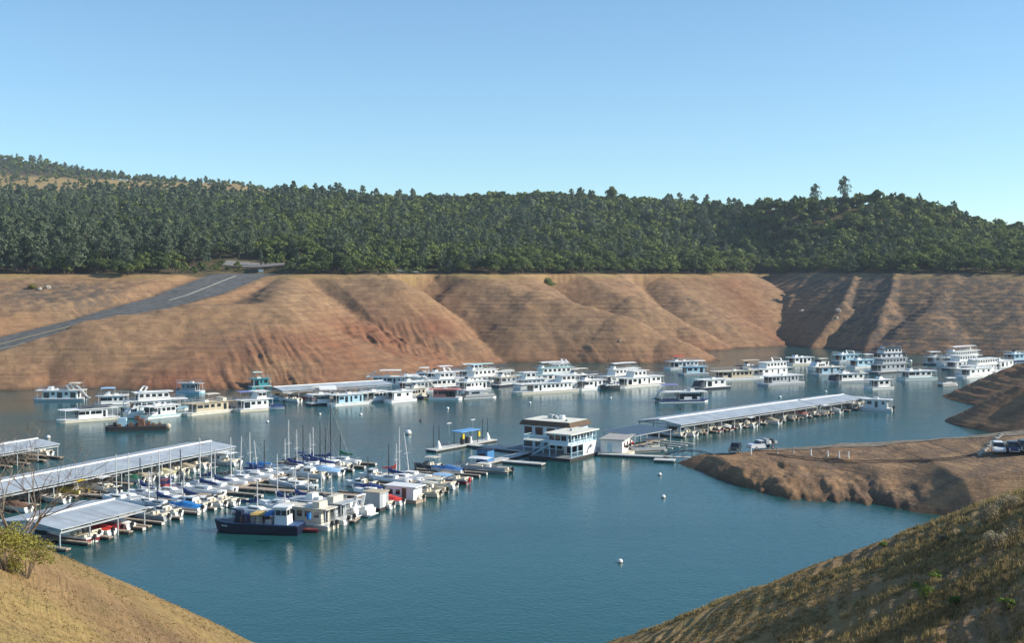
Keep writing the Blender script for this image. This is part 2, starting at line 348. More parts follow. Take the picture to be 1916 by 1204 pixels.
# ------------------------------------------------------------------ trees
def leaf_mat(name, c0, c1, obj_rand=True):
    m = bpy.data.materials.new(name); m.use_nodes = True; n, l = nt(m); b = n['Principled BSDF']
    b.inputs['Roughness'].default_value = .7; b.inputs['Specular IOR Level'].default_value = .2
    g = n.new('ShaderNodeNewGeometry')
    t = n.new('ShaderNodeTexNoise'); t.inputs['Scale'].default_value = .13; t.inputs['Detail'].default_value = 4; l.new(g.outputs['Position'], t.inputs['Vector'])
    t2 = n.new('ShaderNodeTexNoise'); t2.inputs['Scale'].default_value = 1.1; t2.inputs['Detail'].default_value = 2; l.new(g.outputs['Position'], t2.inputs['Vector'])
    a = n.new('ShaderNodeMath'); a.operation = 'ADD'; l.new(t.outputs[0], a.inputs[0]); l.new(t2.outputs[0], a.inputs[1])
    r = n.new('ShaderNodeValToRGB'); r.color_ramp.elements[0].position = .38*2; r.color_ramp.elements[1].position = .62*2 if False else 1.0
    mp = n.new('ShaderNodeMapRange'); mp.inputs[1].default_value = .72; mp.inputs[2].default_value = 1.28; l.new(a.outputs[0], mp.inputs[0])
    r.color_ramp.elements[0].position = 0; l.new(mp.outputs[0], r.inputs[0])
    r.color_ramp.elements[0].color = c0+(1,); r.color_ramp.elements[1].color = c1+(1,)
    l.new(r.outputs[0], b.inputs['Base Color'])
    tr = n.new('ShaderNodeBsdfTranslucent'); l.new(r.outputs[0], tr.inputs[0]); ms = n.new('ShaderNodeMixShader'); ms.inputs[0].default_value = .25
    l.new(b.outputs[0], ms.inputs[1]); l.new(tr.outputs[0], ms.inputs[2]); l.new(ms.outputs[0], n['Material Output'].inputs[0])
    return m
M_OAK = leaf_mat('oak_leaves', (.058, .090, .024), (.215, .250, .064))
M_PINE = leaf_mat('grey_pine_needles', (.070, .100, .058), (.165, .205, .118))
M_DARK = leaf_mat('dark_leaves', (.048, .075, .026), (.115, .150, .048))
M_YEL = leaf_mat('yellowing_leaves', (.13, .13, .02), (.24, .21, .04))
M_BARK = mat('bark', (.10, .075, .055), .9, var=.3, scale=3)
def leaves(P, N, size, r):
    """quads around points P, facing roughly N"""
    k = len(P); d = N+r.normal(0, .55, (k, 3)); d /= np.linalg.norm(d, axis=1)[:, None]+1e-9
    a = np.cross(d, r.normal(0, 1, (k, 3))); a /= np.linalg.norm(a, axis=1)[:, None]+1e-9; b = np.cross(d, a)
    sz = size*r.uniform(.6, 1.35, (k, 1)); a = a*sz; b = b*sz*r.uniform(.55, 1, (k, 1))
    V = np.stack([P-a, P-b*.8, P+a, P+b], 1).reshape(-1, 3)
    return V
def lump(c, rad, k, r):
    n = r.normal(0, 1, (k, 3)); n /= np.linalg.norm(n, axis=1)[:, None]
    n[:, 2] = np.where(n[:, 2] < -.35, -n[:, 2], n[:, 2])
    p = np.array(c)+n*np.array(rad)*r.uniform(.72, 1.05, (k, 1)); return p, n
def oak(k, r, leaf=.42, H=8.5, Wd=4.6):
    Ps, Ns = [], []; nl = 11
    for i in range(nl):
        a = r.uniform(0, 6.28); q = r.uniform(0, 1)**.6*Wd*.66 if i else 0
        z = H*(.74-.34*(q/Wd)**2*1.6)*r.uniform(.62, 1.0) if i else H*.76
        s = r.uniform(.30, .46)*Wd; p, n = lump((q*math.cos(a), q*math.sin(a), z), (s, s, s*.72), k//nl, r); Ps.append(p); Ns.append(n)
    P = np.concatenate(Ps); N = np.concatenate(Ns); return leaves(P, N, leaf, r)
def pine(k, r, leaf=.38, H=18, Wd=3.4):
    Ps, Ns = [], []; nl = 26; per = k//nl
    for i in range(nl):
        t = (i+.5)/nl; z = H*(.16+.84*t); rad = Wd*(1-t*t*.62)*r.uniform(.55, 1.15)*(1 if t > .15 else .6); a = r.uniform(0, 6.28)
        q = rad*.62 if t < .93 else 0; s = max(.55, rad*.52)
        p, n = lump((q*math.cos(a), q*math.sin(a), z), (s, s, s*.85), per, r); Ps.append(p); Ns.append(n)
    return leaves(np.concatenate(Ps), np.concatenate(Ns), leaf, r)
def tubes(segs, n=6):
    Vs, Fs = [], []; o = 0
    for p, q, ra, rb in segs:
        p = np.array(p, float); q = np.array(q, float); d = q-p; d /= np.linalg.norm(d)+1e-9
        a = np.cross(d, [0.3, .5, .81]); a /= np.linalg.norm(a)+1e-9; b = np.cross(d, a)
        an = np.arange(n)*2*np.pi/n; ring = np.cos(an)[:, None]*a+np.sin(an)[:, None]*b
        Vs += [p+ring*ra, q+ring*rb]; i = np.arange(n)
        Fs.append(np.stack([o+i, o+(i+1) % n, o+n+(i+1) % n, o+n+i], -1)); o += 2*n
    return np.concatenate(Vs), np.concatenate(Fs)
def trunk_oak(r, H, Wd):
    sg = [((0, 0, -1), (0.1, 0, H*.35), .32, .24)]
    for i in range(5):
        a = r.uniform(0, 6.28); sg.append(((.1, 0, H*.33), (math.cos(a)*Wd*.5, math.sin(a)*Wd*.5, H*.68), .16, .05))
    return tubes(sg, 6)
def trunk_pine(r, H, Wd):
    sg = [((0, 0, -1), (0, 0, H*.5), .30, .2), ((0, 0, H*.5), (.1, .1, H*.96), .2, .04)]
    for i in range(8):
        a = r.uniform(0, 6.28); z = H*r.uniform(.25, .8); sg.append(((0, 0, z), (math.cos(a)*Wd*.6, math.sin(a)*Wd*.6, z+1.1), .08, .03))
    return tubes(sg, 6)
def fq(V): return np.arange(len(V)).reshape(-1, 4)
PROTO = {'oak': [], 'pine': []}
for i in range(6):
    H = 8.2+.6*i % 2; Wd = [5.2, 5.8, 4.6, 5.5, 4.9, 6.0][i]
    V = oak(1500, rng, .40, H, Wd); tv, tf = trunk_oak(rng, H, Wd)
    PROTO['oak'].append((numesh('crown', V, fq(V), [M_OAK if i % 3 else M_DARK]), numesh('trunk', tv, tf, [M_BARK])))
    H = 18; Wd = [4.6, 5.6, 3.7, 5.0, 4.2, 6.0][i]
    V = pine(1700, rng, .42, H, Wd); tv, tf = trunk_pine(rng, H, Wd)
    PROTO['pine'].append((numesh('crown', V, fq(V), [M_PINE]), numesh('trunk', tv, tf, [M_BARK])))
# positions
def scatter():
    out = []
    for (y0, y1, sp) in ((515, 800, 6.9), (800, 1180, 8.6), (1180, 1950, 12.5)):
        ys = np.arange(y0, y1, sp*.9); 
        for y in ys:
            xs = np.arange(-.5*y, .5*y, sp); xs = xs+rng.uniform(-.45, .45, len(xs))*sp; yy = y+rng.uniform(-.45, .45, len(xs))*sp
            out.append(np.stack([xs, yy], -1))
    return np.concatenate(out)
T = scatter(); x, y = T.T
s = rim_s(x, y); pxs = x/y*F+CX
Yr = np.interp(pxs, [1300, 1480], [1100, 880])
edge = 1.5+8.5*fbm(x/16, y/16, 3, 301)
keep = (s > edge) & (s > -5) & ~((y > Yr+40) & (pxs > 640)) & ~((y > Yr+25) & (y < 1350) & (pxs <= 640))
for p, q in zip(RAMP[:-1], RAMP[1:]): keep &= segd(x, y, p, q)[0] > RAMPW+5
# upper parking bench
BEN = [(-140, 596), (-70, 590), (-46, 592)]
bd = np.minimum(segd(x, y, BEN[0], BEN[1])[0], segd(x, y, BEN[1], BEN[2])[0])
keep &= bd > 11
gold = (y > 1370) & (y < 1640); keep &= ~(gold & (rng.random(len(x)) < .66))
keep &= ~((y > 1640) & (pxs > 560)); keep &= ~((y > 1180) & (rng.random(len(x)) < .25))
low = (pxs > 335) & (pxs < 505) & (y < 588)            # scrub in front of the bench
low2 = (pxs > 700) & (pxs < 775) & (y > 560) & (y < 590)
x, y, s, pxs, low, low2 = [v[keep] for v in (x, y, s, pxs, low, low2)]
z = height(x, y)
cl = fbm(x/55, y/55, 3, 101)
ppine = np.clip(np.interp(pxs, [0, 420, 520, 1100, 1300, 1400, 1916], [.42, .42, .20, .16, .13, .09, .06])+.5*cl+np.where((y > 900) & (pxs < 1400), -.03, 0), .02, .85)
ispine = (rng.random(len(x)) < ppine) & ~low
front = s < 14
ispine &= ~(front & (pxs > 500) & (rng.random(len(x)) < .75))
hs = np.where(ispine, rng.uniform(.42, .80, len(x))+.25*np.clip(cl, -.5, .8), rng.uniform(.72, 1.15, len(x)))
hs = np.where(ispine & (pxs < 360) & (y < 640), rng.uniform(.75, 1.2, len(x)), hs)
hs = np.where(ispine & (pxs > 1380), hs*.72, hs)
hs = np.where(low, rng.uniform(.26, .42, len(x)), hs); hs = np.where(low2, rng.uniform(.3, .5, len(x)), hs)
hs = np.where(y > 1300, hs*.85, np.where(y > 780, hs*1.05, hs*.93))
hs = hs*(1+.30*np.clip(fbm(x/24, y/24, 2, 305)*2, -1, 1))
hs = np.where((s < 7) & ~ispine & ~low, hs*rng.uniform(.45, 1.05, len(x)), hs)
hs = np.where(gold[keep], hs*.8, hs)
size = np.where(ispine, 18*hs, 8.5*hs)/y*np.where(front, 1.6, 1.0)
print('TREES', len(x), ispine.sum())
chosen = np.zeros(len(x), bool)
for kind, m_ in (('pine', ispine), ('oak', ~ispine)):
    ii = np.where(m_ & (np.abs(pxs-958) < 975))[0]; ii = ii[np.argsort(-size[ii])][:290]; chosen[ii] = True
ZONES = [(120, 'at the far left'), (240, 'left of the ramp'), (350, 'just left of the ramp'), (505, 'behind the ramp top'), (640, 'just right of the ramp'), (760, 'above the first brown slope'), (900, 'above the dark gully'), (1000, 'left above the widest slope'),
         (1110, 'right above the widest slope'), (1240, 'above the third brown slope'), (1370, 'left of the inlet'), (1480, 'at the inlet head'), (1600, 'just right of the inlet'), (1720, 'above the shaded bank'), (1830, 'above the stony bank'), (2300, 'at the right edge')]
def tree_label(kind, p, yy, sc, s_):
    zn = next(z for q, z in ZONES if p < q); row = 'front row' if s_ < 14 else ('second row' if s_ < 30 else ('third row' if s_ < 55 else 'back rows'))
    if sc < .5 and kind == 'oak': return ('low rounded shrub in the scrub '+zn, 'scrub shrubs '+zn)
    if kind == 'pine': a = 'tall grey-green pine' if sc > .8 else ('middling grey-green pine' if sc > .62 else 'short grey-green pine')
    else: a = 'large round green oak' if sc > .98 else ('middling green oak' if sc > .84 else 'small bushy oak')
    return (f"{a}, {row} of the wood {zn}", f"{a}s, {row}, {zn}")
def put_tree(kind, x_, y_, z_, sc, rz, var, lab, grp, cat='tree', sxy=1.0):
    t = thing('grey_pine' if kind == 'pine' else ('shrub' if sc < .5 else 'oak_tree'), lab, cat, (x_, y_, z_-.2), rz, grp)
    t.scale = (sc*sxy, sc*sxy, sc); cm, tm = PROTO[kind][var % 6]
    link('crown', cm, t); link('trunk', tm, t); return t
for i in np.where(chosen)[0]:
    kind = 'pine' if ispine[i] else 'oak'; lab, grp = tree_label(kind, pxs[i], y[i], hs[i], s[i])
    put_tree(kind, float(x[i]), float(y[i]), float(z[i]), float(hs[i]), random.uniform(0, 6.28), random.randrange(6), lab, grp, 'shrub' if lab.startswith('low') else 'tree', random.uniform(.9, 1.15) if kind == 'pine' else random.uniform(1.0, 1.25))
# the rest of the wood as one mass
def lod(kind, k, leaf):
    return [(oak(k, rng, leaf, 8.6, 5.4) if kind == 'oak' else pine(k, rng, leaf, 18, rng.uniform(4.0, 5.8))) for _ in range(5)]
LOD = {('oak', 0): lod('oak', 330, .85), ('oak', 1): lod('oak', 154, 1.25), ('pine', 0): lod('pine', 416, .80), ('pine', 1): lod('pine', 182, 1.25)}
VS, MI = [], []
for i in np.where(~chosen)[0]:
    kd = 'pine' if ispine[i] else 'oak'; lv = 0 if y[i] < 860 else 1
    P = LOD[(kd, lv)][random.randrange(5)]; a = random.uniform(0, 6.28); ca, sa = math.cos(a), math.sin(a); sc = hs[i]; sx = sc*random.uniform(.95, 1.25)
    Q = np.stack([(P[:, 0]*ca-P[:, 1]*sa)*sx+x[i], (P[:, 0]*sa+P[:, 1]*ca)*sx+y[i], P[:, 2]*sc+z[i]-.3], -1)
    VS.append(Q.astype(np.float32)); MI.append(np.full(len(P)//4, 1 if kd == 'pine' else (2 if (cl[i]*3+i*.37) % 1 < .3 else 0)))
VS = np.concatenate(VS); MI = np.concatenate(MI)
print('FOREST FACES', len(MI))
fo = link('forest', numesh('forest', VS, fq(VS), [M_OAK, M_PINE, M_DARK], False, MI))
tag(fo, 'mixed oak and grey pine woodland covering the hills behind the lake', 'forest', kind='stuff')
# single trees that stand out on the skyline
for (p, D, py_top, py_base, kind, lab) in (
        (1577, 884, 331, 368, 'pine', 'tallest pine breaking the skyline on the right hill, left of its summit'),
        (1523, 890, 345, 374, 'pine', 'thin open pine on the skyline left of the tallest one on the right hill'),
        (1144, 1096, 346, 368, 'oak', 'dark rounded tree breaking the skyline of the middle ridge'),
        (1718, 860, 362, 392, 'pine', 'pine on the right shoulder of the right hill'),
        (637, 1098, 343, 366, 'pine', 'pine standing above the skyline left of the middle'),
        (488, 590, 466, 502, 'pine', 'thin dark pine at the near edge of the upper parking strip')):
    X0 = (p-CX)*D/F; Z0 = hz(X0, D); ht = CH+(HY-py_top)/F*D-Z0; sc = ht/(18 if kind == 'pine' else 8.6)
    put_tree(kind, X0, D, Z0, sc, 1.0, int(p) % 6, lab, None, sxy=.85 if kind == 'pine' else .8)
# parking bench above the ramp
tag(link('upper_parking', ribbon('upper_parking', [(-142, 592), (-100, 590), (-72, 588), (-46, 590)], -6, 7, mat('pale_asphalt', (.2, .19, .18)), .45, 40)), kind='structure')
# ------------------------------------------------------------------ mesh builder for man-made things
class MB:
    def __init__(s): s.v = []; s.f = []
    def add(s, vs, fs):
        o = len(s.v); s.v += [tuple(map(float, v)) for v in vs]; s.f += [[i+o for i in f] for f in fs]; return s
    def box(s, x0, x1, y0, y1, z0, z1):
        return s.add([(x0, y0, z0), (x1, y0, z0), (x1, y1, z0), (x0, y1, z0), (x0, y0, z1), (x1, y0, z1), (x1, y1, z1), (x0, y1, z1)],
                     [(0, 3, 2, 1), (4, 5, 6, 7), (0, 1, 5, 4), (1, 2, 6, 5), (2, 3, 7, 6), (3, 0, 4, 7)])
    def frus(s, x0, x1, y0, y1, z0, z1, fx0=0, fx1=0, fy=0):
        """box whose top is moved in by fx0 / fx1 (rear / front) and fy (each side)"""
        return s.add([(x0, y0, z0), (x1, y0, z0), (x1, y1, z0), (x0, y1, z0), (x0+fx0, y0+fy, z1), (x1-fx1, y0+fy, z1), (x1-fx1, y1-fy, z1), (x0+fx0, y1-fy, z1)],
                     [(0, 3, 2, 1), (4, 5, 6, 7), (0, 1, 5, 4), (1, 2, 6, 5), (2, 3, 7, 6), (3, 0, 4, 7)])
    def prism(s, pts, z0, z1):
        n = len(pts); return s.add([(x, y, z0) for x, y in pts]+[(x, y, z1) for x, y in pts],
                                   [list(range(n))[::-1], list(range(n, 2*n))]+[(i, (i+1) % n, n+(i+1) % n, n+i) for i in range(n)])
    def sprism(s, pts, y0, y1):
        """side outline (x, z) given thickness along y"""
        n = len(pts); return s.add([(x, y0, z) for x, z in pts]+[(x, y1, z) for x, z in pts],
                                   [list(range(n)), list(range(n, 2*n))[::-1]]+[((i+1) % n, i, n+i, n+(i+1) % n) for i in range(n)])
    def tube(s, p, q, r, r2=None, n=6):
        r2 = r if r2 is None else r2; p = Vector(p); q = Vector(q); d = (q-p).normalized()
        a = d.cross(Vector((.31, .52, .8) if abs(d.z) < .9 else (1, 0, 0))).normalized(); b = d.cross(a); vs = []
        for c, rr in ((p, r), (q, r2)):
            for i in range(n):
                t = 2*math.pi*i/n; vs.append(tuple(c+a*math.cos(t)*rr+b*math.sin(t)*rr))
        return s.add(vs, [list(range(n))[::-1], list(range(n, 2*n))]+[(i, (i+1) % n, n+(i+1) % n, n+i) for i in range(n)])
    def path(s, pts, r, n=5):
        for p, q in zip(pts[:-1], pts[1:]): s.tube(p, q, r, n=n)
        return s
    def loft(s, secs):
        """sections of equal length joined, both ends capped"""
        n = len(secs[0]); vs = [p for sc in secs for p in sc]; fs = []
        for k in range(len(secs)-1):
            for i in range(n):
                j = (i+1) % n; fs.append((k*n+i, k*n+j, (k+1)*n+j, (k+1)*n+i))
        fs += [list(range(n))[::-1], list(range((len(secs)-1)*n, len(secs)*n))]
        return s.add(vs, fs)
    def ball(s, c, r, nu=12, nv=7, sz=1.0):
        vs = [(c[0], c[1], c[2]-r*sz)]
        for j in range(1, nv):
            ph = -math.pi/2+math.pi*j/nv
            for i in range(nu):
                t = 2*math.pi*i/nu; vs.append((c[0]+r*math.cos(ph)*math.cos(t), c[1]+r*math.cos(ph)*math.sin(t), c[2]+r*math.sin(ph)*sz))
        vs.append((c[0], c[1], c[2]+r*sz)); L = len(vs)-1; fs = []
        for i in range(nu):
            k = (i+1) % nu; fs.append((0, 1+k, 1+i)); fs.append((L, L-nu+i, L-nu+k))
            for j in range(nv-2): a = 1+j*nu; fs.append((a+i, a+k, a+nu+k, a+nu+i))
        return s.add(vs, fs)
    def build(s, name, m, parent=None, smooth=False):
        me = bpy.data.meshes.new(name); me.from_pydata(s.v, [], s.f)
        if smooth: me.polygons.foreach_set('use_smooth', [True]*len(me.polygons))
        me.materials.append(m); me.update(); return link(name, me, parent)
def B_(*a): return MB().box(*a)
def col(name, c, rough=.45, **k): return mat(name, c, rough, **k)
WHITE = col('white_gelcoat', (.82, .82, .79), .35, var=.05, scale=.9); CREAM = col('cream_paint', (.66, .61, .49), .5, var=.08)
TAN = col('tan_paint', (.52, .44, .31), .55, var=.08); GREYP = col('grey_paint', (.38, .41, .43), .5, var=.08); LBLUE = col('light_blue_paint', (.38, .58, .68), .45, var=.06)
TEAL = col('teal_paint', (.06, .30, .33), .45); NAVY = col('navy_paint', (.003, .008, .030), .5); BLUE = col('blue_canvas', (.012, .035, .15), .75, var=.15)
BBLUE = col('bright_blue_tarp', (.02, .19, .50), .6, var=.15); GREEN = col('green_canvas', (.02, .14, .08), .75); MAROON = col('maroon_paint', (.20, .025, .03), .4)
RED = col('red_canvas', (.62, .05, .04), .6); BLACK = col('black_trim', (.015, .015, .017), .5); GLASS = mat('dark_window_glass', (.018, .024, .03), .06, var=.3, scale=.6, spec=.8)
ALU = mat('dull_aluminium', (.50, .51, .51), .35, metal=.7, var=.06); MAST = col('pale_mast', (.62, .62, .60), .4); DMAST = col('dark_mast', (.03, .035, .04), .4)
DECK = mat('weathered_dock_boards', (.42, .34, .26), .9, var=.3, scale=3.5, spec=.15); LDECK = col('pale_dock_surface', (.55, .55, .52), .85, var=.15); FLOAT = col('black_dock_float', (.035, .03, .028), .8)
PURP = col('purple_blue_canvas', (.18, .20, .42), .7); YEL = col('yellow_paint', (.75, .55, .03), .5); PALEB = col('pale_blue_canvas', (.30, .50, .72), .7)
GREY2 = col('charcoal_cover', (.07, .075, .085), .7); BROWN = col('brown_boards', (.16, .085, .05), .8); TEALC = col('pale_teal_roof', (.45, .66, .64), .6); PINK = col('faded_red_canvas', (.60, .22, .18), .7)
def roofmat():
    m = bpy.data.materials.new('galvanised_roof_sheet'); m.use_nodes = True; n, l = nt(m); b = n['Principled BSDF']
    b.inputs['Roughness'].default_value = .42; b.inputs['Metallic'].default_value = .25
    tc = n.new('ShaderNodeTexCoord'); wv_ = n.new('ShaderNodeTexWave'); wv_.wave_type = 'BANDS'; wv_.bands_direction = 'X'; wv_.inputs['Scale'].default_value = .55; wv_.wave_profile = 'SAW'
    l.new(tc.outputs['Object'], wv_.inputs[0]); t = n.new('ShaderNodeTexNoise'); t.inputs['Scale'].default_value = .35; t.inputs['Detail'].default_value = 6; l.new(tc.outputs['Object'], t.inputs[0])
    r = n.new('ShaderNodeValToRGB'); l.new(t.outputs[0], r.inputs[0]); r.color_ramp.elements[0].position = .3; r.color_ramp.elements[1].position = .7
    r.color_ramp.elements[0].color = (.40, .44, .47, 1); r.color_ramp.elements[1].color = (.58, .62, .64, 1)
    mp = n.new('ShaderNodeMapping'); mp.inputs['Scale'].default_value = (1.4, .12, 1); l.new(tc.outputs['Object'], mp.inputs[0])
    t2 = n.new('ShaderNodeTexNoise'); t2.inputs['Scale'].default_value = 1.0; t2.inputs['Detail'].default_value = 4; l.new(mp.outputs[0], t2.inputs[0])
    r2 = n.new('ShaderNodeValToRGB'); r2.color_ramp.elements[0].position = .52; r2.color_ramp.elements[1].position = .74; l.new(t2.outputs[0], r2.inputs[0])
    mx = n.new('ShaderNodeMix'); mx.data_type = 'RGBA'; ml = n.new('ShaderNodeMath'); ml.operation = 'MULTIPLY'; ml.inputs[1].default_value = .55; l.new(r2.outputs[0], ml.inputs[0]); l.new(ml.outputs[0], mx.inputs[0])
    l.new(r.outputs[0], mx.inputs[6]); mx.inputs[7].default_value = (.30, .27, .235, 1); l.new(mx.outputs[2], b.inputs['Base Color'])
    bp = n.new('ShaderNodeBump'); bp.inputs['Strength'].default_value = .25; bp.inputs['Distance'].default_value = .05; l.new(wv_.outputs[0], bp.inputs['Height']); l.new(bp.outputs[0], b.inputs['Normal']); return m
ROOF = roofmat()
def unit(p, q):
    d = Vector((q[0]-p[0], q[1]-p[1])); L = d.length; return d/L, L
# ------------------------------------------------------------------ boats
def hull_mb(L, B, fb, full=.5, flare=.85, stern=.85, draft=.35, sheer=.25, n=10):
    """pointed hull along x, bow at +L/2"""
    secs = []
    for i in range(n+1):
        t = i/n; x = -L/2+L*t; wv_ = (stern+(1-stern)*min(1, t/.35)) if t < full else math.cos((t-full)/(1-full)*math.pi/2)**.75
        hw = max(B/2*wv_, .02); z = fb*(1+sheer*t*t); k = -draft*(1-t**3)
        secs.append([(x-(.0 if t < .95 else 0), -hw, z), (x-.03*L*t*t, -hw*flare, .08*fb), (x-.07*L*t*t, 0, k), (x-.03*L*t*t, hw*flare, .08*fb), (x, hw, z)])
    return MB().loft(secs)
def outboard(par, x, y, z, m=None, s=1.0):
    o = MB().frus(x-.28*s, x+.28*s, y-.2*s, y+.2*s, z+.25*s, z+.85*s, .05, .12, .04).box(x-.1*s, x+.1*s, y-.06*s, y+.06*s, z-.8*s, z+.25*s).build('outboard_motor', m or BLACK, par); return o
def place(bow, stern, B):
    """centre, heading and length from the two ends of the near waterline in the picture"""
    p = Vector(W(*bow)); q = Vector(W(*stern)); d = (p-q); L = d.length; d /= L; nrm = Vector((-d.y, d.x))
    if nrm.y < 0: nrm = -nrm
    c = (p+q)/2+nrm*B/2; return (c.x, c.y, 0), math.atan2(d.y, d.x), L
def canopy(par, x0, x1, hw, z0, z1, m, name='canopy', arch=.18, r=.035):
    secs = []
    for k in range(5):
        x = x0+(x1-x0)*k/4; dz = arch*(1-(k/2-1)**2)*.5
        secs.append([(x, -hw, z1+dz-.05), (x, -hw*.5, z1+dz+arch*.8), (x, 0, z1+dz+arch), (x, hw*.5, z1+dz+arch*.8), (x, hw, z1+dz-.05), (x, hw*.5, z1+dz+arch*.8-.06), (x, 0, z1+dz+arch-.06), (x, -hw*.5, z1+dz+arch*.8-.06)])
    c = MB().loft(secs).build(name, m, par); f = MB()
    for x in (x0+.1, x1-.1):
        for y in (-hw+.08, hw-.08): f.tube((x, y, z0), (x, y, z1), r)
    f.build('canopy_frame', ALU, par); return c
def rail(par, x0, x1, y0, y1, z, h=.95, st=1.5, m=None, name='railing', gaps=()):
    f = MB(); m = m or ALU
    P = [(x0, y0), (x1, y0), (x1, y1), (x0, y1), (x0, y0)]
    for k in range(4):
        if k in gaps: continue
        a, b = P[k], P[k+1]; n = max(1, int(math.hypot(b[0]-a[0], b[1]-a[1])/st))
        f.tube((*a, z+h), (*b, z+h), .035, n=5); f.tube((*a, z+h*.5), (*b, z+h*.5), .02, n=4)
        for i in range(n+1): x = a[0]+(b[0]-a[0])*i/n; y = a[1]+(b[1]-a[1])*i/n; f.tube((x, y, z), (x, y, z+h), .025, n=4)
    return f.build(name, m, par)
def windows(cab, xs, w_, y, z0, z1, m=None):
    for x in xs:
        for sg in (-1, 1):
            a, b = sorted((sg*y, sg*(y+.03))); B_(x-w_/2, x+w_/2, a, b, z0, z1).build('window', m or GLASS, cab)
def houseboat(label, bow, stern, B=4.6, decks=1, wall=WHITE, hull=None, roof=None, top=None, topspan=(-.1, .25), slide=False, fly=True, rails=True, stripe=None,
              cab=(-.36, .30), nwin=6, upper=(-.22, .12), porch=True, name='houseboat', group=None, bowcover=None, arch=False, solar=False, box=False, winw=1.1, cat='houseboat', hgt=1.05, raked=False, motors=True):
    loc, rz, L = place(bow, stern, B); t = thing(name, label, cat, loc, rz, group); hull = hull or wall; roof = roof or wall; h = B/2
    pl = [(-L/2, -h), (L*.40, -h), (L*.47, -h*.72), (L*.5, -h*.3), (L*.5, h*.3), (L*.47, h*.72), (L*.40, h), (-L/2, h)]
    MB().prism([(x, y*.94) for x, y in pl], -.3, .62).build('hull', hull, t)
    MB().prism(pl, .62, .78).build('main_deck', stripe or WHITE, t)
    if stripe: B_(-L*.49, L*.39, -h*.96, h*.96, .34, .5).build('hull_stripe', stripe, t)
    c0, c1 = cab[0]*L, cab[1]*L; zt = .78+2.15*hgt; hw = h-.32
    cb = (MB().frus(c0, c1, -hw, hw, .78, zt, .1, .9 if raked else .15, .05)).build('cabin', wall, t)
    xs = [c0+(c1-c0)*(i+.6)/(nwin+.2) for i in range(nwin)]
    rw = random.Random(int(bow[0]*7+bow[1]))
    for i, x in enumerate(xs):
        ww = winw*rw.choice((.6, .8, 1, 1.35))
        if i == nwin-1: ww = winw*1.5
        for sg in (-1, 1):
            a, b = sorted((sg*(hw-.02), sg*(hw+.03))); lo = zt-1.25 if rw.random() < .8 else .95
            B_(x-ww/2, x+ww/2, a, b, lo, zt-.42).build('window', GLASS, cb)
    B_(c1-.05, c1+.03, -hw*.7, hw*.7, .9, zt-.25).build('sliding_door', GLASS, cb)
    B_(c0-.03, c0+.08, -hw*.4, hw*.4, .9, zt-.25).build('sliding_door', GLASS, cb)
    r0, r1 = -.48*L, .46*L
    MB().prism([(r0, -h), (r1-.8, -h), (r1, -h*.6), (r1, h*.6), (r1-.8, h), (r0, h)], zt, zt+.14).build('roof_deck', roof, t)
    if porch:
        for x in (r0+.3, r1-1.0):
            for y in (-h+.15, h-.15): MB().tube((x, y, .78), (x, y, zt), .05).build('porch_post', WHITE, t)
        rail(t, c1+.2, L*.45, -h+.12, h-.12, .78, .9, 1.3, gaps=(3,)); rail(t, -L*.47, c0-.2, -h+.12, h-.12, .78, .9, 1.3, gaps=(1,))
    zr = zt+.14
    if rails: rail(t, r0+.2, r1-.9, -h+.12, h-.12, zr, .95, 1.7, name='roof_railing')
    if decks >= 2:
        u0, u1 = upper[0]*L, upper[1]*L; z2 = zr+2.05
        ub = MB().frus(u0, u1, -hw*.88, hw*.88, zr, z2, .15, .9, .08).build('upper_cabin', wall, t)
        nn = max(2, int((u1-u0)/1.7))
        for i in range(nn):
            x = u0+(u1-u0-.6)*(i+.5)/nn+.1
            for sg in (-1, 1):
                a, b = sorted((sg*(hw*.88-.08), sg*(hw*.88+.01))); B_(x-.5, x+.5, a, b, zr+.85, z2-.35).build('window', GLASS, ub)
        B_(u0-.06, u0+.1, -.9, .9, zr+.1, z2-.3).build('sliding_door', GLASS, ub)
        MB().prism([(u0-L*.06, -hw*.95), (u1+.5, -hw*.95), (u1+1.1, 0), (u1+.5, hw*.95), (u0-L*.06, hw*.95)], z2, z2+.12).build('upper_roof', roof, t)
        if decks >= 3:
            rail(t, u0, u1, -hw*.85, hw*.85, z2+.12, .8, 1.6, name='top_railing'); canopy(t, u0+.5, u1-.2, hw*.8, z2+.12, z2+1.9, top or WHITE)
            MB().frus(u1-1.6, u1-.4, -1, 1, z2+.12, z2+1.0, .1, .4, .1).build('helm_console', WHITE, t)
        elif top: canopy(t, topspan[0]*L, topspan[1]*L, h*.8, zr, zr+2.1, top)
    else:
        if top: canopy(t, topspan[0]*L, topspan[1]*L, h*.8, zr, zr+2.0, top)
        if fly:
            fx = c1-1.4; MB().frus(fx-1.1, fx+.5, -h*.45, h*.45, zr, zr+.95, .1, .5, .1).build('helm_console', WHITE, t)
            MB().sprism([(fx+.05, zr+.95), (fx-.25, zr+1.4), (fx-.3, zr+1.4), (fx, zr+.95)], -h*.4, h*.4).build('windshield', GLASS, t)
        rw2 = rw.uniform(-.2, .05)*L; B_(rw2, rw2+1.2, -.5, .5, zr, zr+.45).build('roof_box', WHITE, t)
    if solar: MB().box(r0+.8, c1-1.2, -h*.8, h*.8, zr+.5, zr+.56).build('solar_panel', GREY2, t)
    if arch:
        ax = -.18*L; zz = zr+(2.1 if decks >= 2 else 0)
        f = MB()
        for sg in (-1, 1): f.sprism([(ax-1.0, zz), (ax-.4, zz), (ax+.5, zz+1.5), (ax, zz+1.5)], *sorted((sg*h*.8, sg*(h*.8+.12))))
        f.box(ax, ax+.5, -h*.82, h*.82, zz+1.42, zz+1.55); f.build('radar_arch', WHITE, t)
